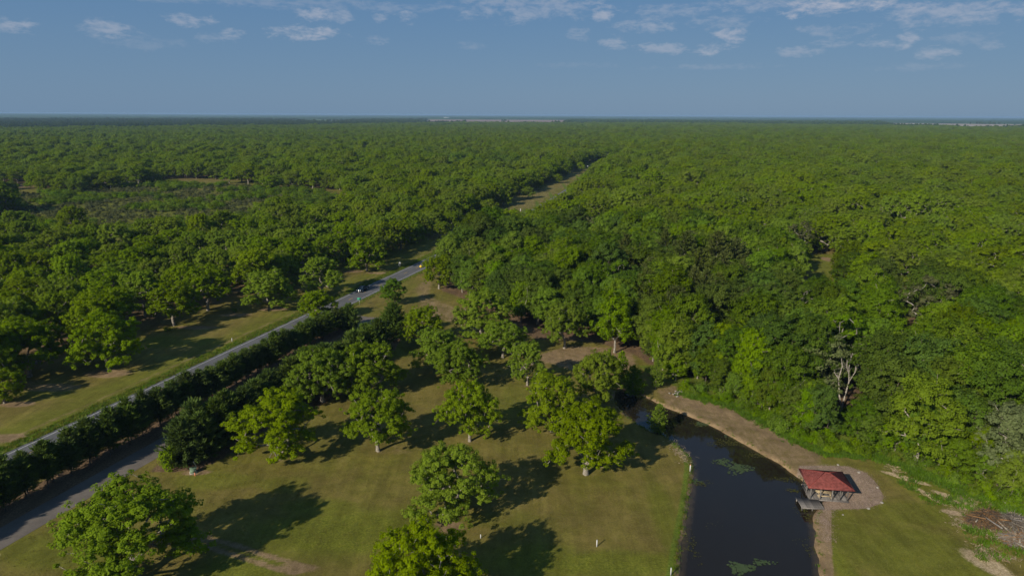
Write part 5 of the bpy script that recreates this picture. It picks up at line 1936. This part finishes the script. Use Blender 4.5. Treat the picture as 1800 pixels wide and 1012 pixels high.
# weeds on the thicket edge and both pond banks
w1 = []
ew, _ = resample(EDGE, 0.4)
for _ in range(1500):
    x, y = ew[RNG.integers(0, len(ew))]
    o = RNG.normal() * 0.9 + 0.2
    w1.append((x + o * 0.62, y + o * 0.78))
pl_, _ = resample(np.vstack([POND, POND[:1]]), 0.3)
bank = []
for x, y in pl_[RNG.integers(0, len(pl_), 900)]:
    if x < 36 and y < 128 or RNG.random() < 0.25:
        bank.append((x + RNG.normal() * 0.25, y + RNG.normal() * 0.25))
w1 = np.array([p for p in w1 if sdf(POND, np.array([p[0]]), np.array([p[1]]))[0] > 0.2])
zone_r = GP([(1545, 806), (1700, 868), (1800, 905), (1800, 985), (1720, 985), (1690, 930), (1640, 890), (1560, 835)])
rx_, ry_ = RNG.uniform(55, 90, 2600), RNG.uniform(78, 118, 2600)
ok = inside(zone_r, rx_, ry_) & (fbm(rx_, ry_, 3.0, 3) > 0.5)
w1 = np.concatenate([w1, np.stack([rx_[ok], ry_[ok]], 1)])
o3 = [proto_thing(weed_me[0], 'weed_tuft', *map(float, w1[0]))]
mass('edge_weeds', 'bright weeds along the foot of the thicket', w1, RNG.uniform(0.4, 1.1, len(w1)), np.zeros(len(w1)), RNG.uniform(0, 6.28, len(w1)), [(o3[0],)], z=zs(w1))
bank = np.array(bank)
mass('bank_grass', 'rough grass fringe on the pond banks', bank, RNG.uniform(0.4, 0.9, len(bank)), RNG.integers(0, 2, len(bank)), RNG.uniform(0, 6.28, len(bank)), [(o1[0],), (o1[1],)], z=zs(bank))
# wood chips round the shelter, straw and chips by the brush piles, pale debris at the bend of the left bank
mz = GP([(1440, 818), (1490, 818), (1523, 830), (1543, 850), (1553, 872), (1549, 884), (1524, 893), (1464, 895), (1446, 900), (1452, 885), (1500, 880), (1495, 850), (1440, 825)])
cx2, cy2 = RNG.uniform(46, 64, 3200), RNG.uniform(86, 112, 3200)
ok = inside(mz, cx2, cy2) | (inside(GP([(1438, 900), (1462, 895), (1464, 1012), (1449, 1012)]), cx2, cy2))
cp = np.stack([cx2[ok], cy2[ok]], 1)
o4 = [proto_thing(chip_me[0], 'chip_patch', 58.5, 101.0), proto_thing(chip_me[1], 'straw_patch', 67.5, 101.5)]
mass('wood_chips', 'grey brown wood chips around the shelter', cp, RNG.uniform(0.7, 1.3, len(cp)), np.zeros(len(cp)), RNG.uniform(0, 6.28, len(cp)), [(o4[0],), (o4[1],)], z=zs(cp))
rx_, ry_ = RNG.uniform(55, 90, 5200), RNG.uniform(78, 118, 5200)
ok = inside(zone_r, rx_, ry_) & (fbm(rx_ + 60, ry_, 3.4, 3) > 0.53)
sp_ = np.stack([rx_[ok], ry_[ok]], 1)
lb = GP([(1178, 770), (1204, 794), (1212, 814), (1208, 815), (1196, 800), (1180, 790)])
lx2, ly2 = RNG.uniform(28, 34, 420), RNG.uniform(108, 124, 420)
ok = inside(lb, lx2, ly2)
sp_ = np.concatenate([sp_, np.stack([lx2[ok], ly2[ok]], 1)])
mass('straw_debris', 'pale straw and wood debris along the thicket and the bank bend', sp_, RNG.uniform(0.6, 1.2, len(sp_)), RNG.integers(0, 2, len(sp_)), RNG.uniform(0, 6.28, len(sp_)), [(o4[0],), (o4[1],)], z=zs(sp_))


def rock(x, y, s, label):
    rng = np.random.default_rng(int(x * 10))
    bm = bmesh.new()
    bmesh.ops.create_icosphere(bm, subdivisions=2, radius=s)
    for v in bm.verts:
        v.co *= 1 + rng.normal() * 0.10
        v.co.z *= 0.6
    me = bpy.data.meshes.new('rock')
    bm.to_mesh(me)
    bm.free()
    me.materials.append(M['stone'])
    tag(link('rock', me, None, (x, y, ground_z(x, y) + s * 0.25)), label, 'rock', 'pale rocks around the shelter')


for (a, b_, s, lab) in [(762, 178, .22, 'pale rock behind the red roof on the chip edge'), (1010, 268, .26, 'pale rock on the chips right of the red roof'), (1228, 448, .2, 'small pale rock at the right edge of the chips'),
                        (1122, 700, .26, 'whitish rock at the front edge of the chips'), (1280, 630, .24, 'pale rock at the front right curve of the chips'), (820, 772, .16, 'tiny white rock on the lawn before the chips')]:
    x, y = G(1360 + a / 6.745, 790 + b_ / 6.745)
    rock(x, y, s, lab)
x, y = G(1192, 692)
rp = thing('brick_heap', 'heap of broken pale blocks on the bank above the pond', 'rubble', (x, y, ground_z(x, y)), 0.3)
blk = MB().box((0, 0, 0), (0.55, 0.3, 0.22)).mesh('block', M['stone'])
for k in range(15):
    o = link('block', blk, rp, (random.gauss(0, 1.5), random.gauss(0, 0.5), 0.08 + random.random() * 0.3))
    o.rotation_euler = (random.uniform(-.4, .4), random.uniform(-.4, .4), random.uniform(0, 3))

# ------------------------------------------------------------------ haze
hb = MB()
hb.box((0, 0, 29.4), (66000, 66000, 64))
hm = bpy.data.materials.new('haze')
hm.use_nodes = True
t = NT(hm.node_tree)
t.n.clear()
ho = t.node('ShaderNodeOutputMaterial')
pvn = t.node('ShaderNodeVolumePrincipled')
pvn.inputs['Color'].default_value = (0.34, 0.53, 0.76, 1)
pvn.inputs['Density'].default_value = 6.5e-5
pvn.inputs['Anisotropy'].default_value = 0.0
t.l.new(pvn.outputs[0], ho.inputs['Volume'])
tag(hb.build('haze', hm), 'thin blue air haze over the whole country', kind='stuff')
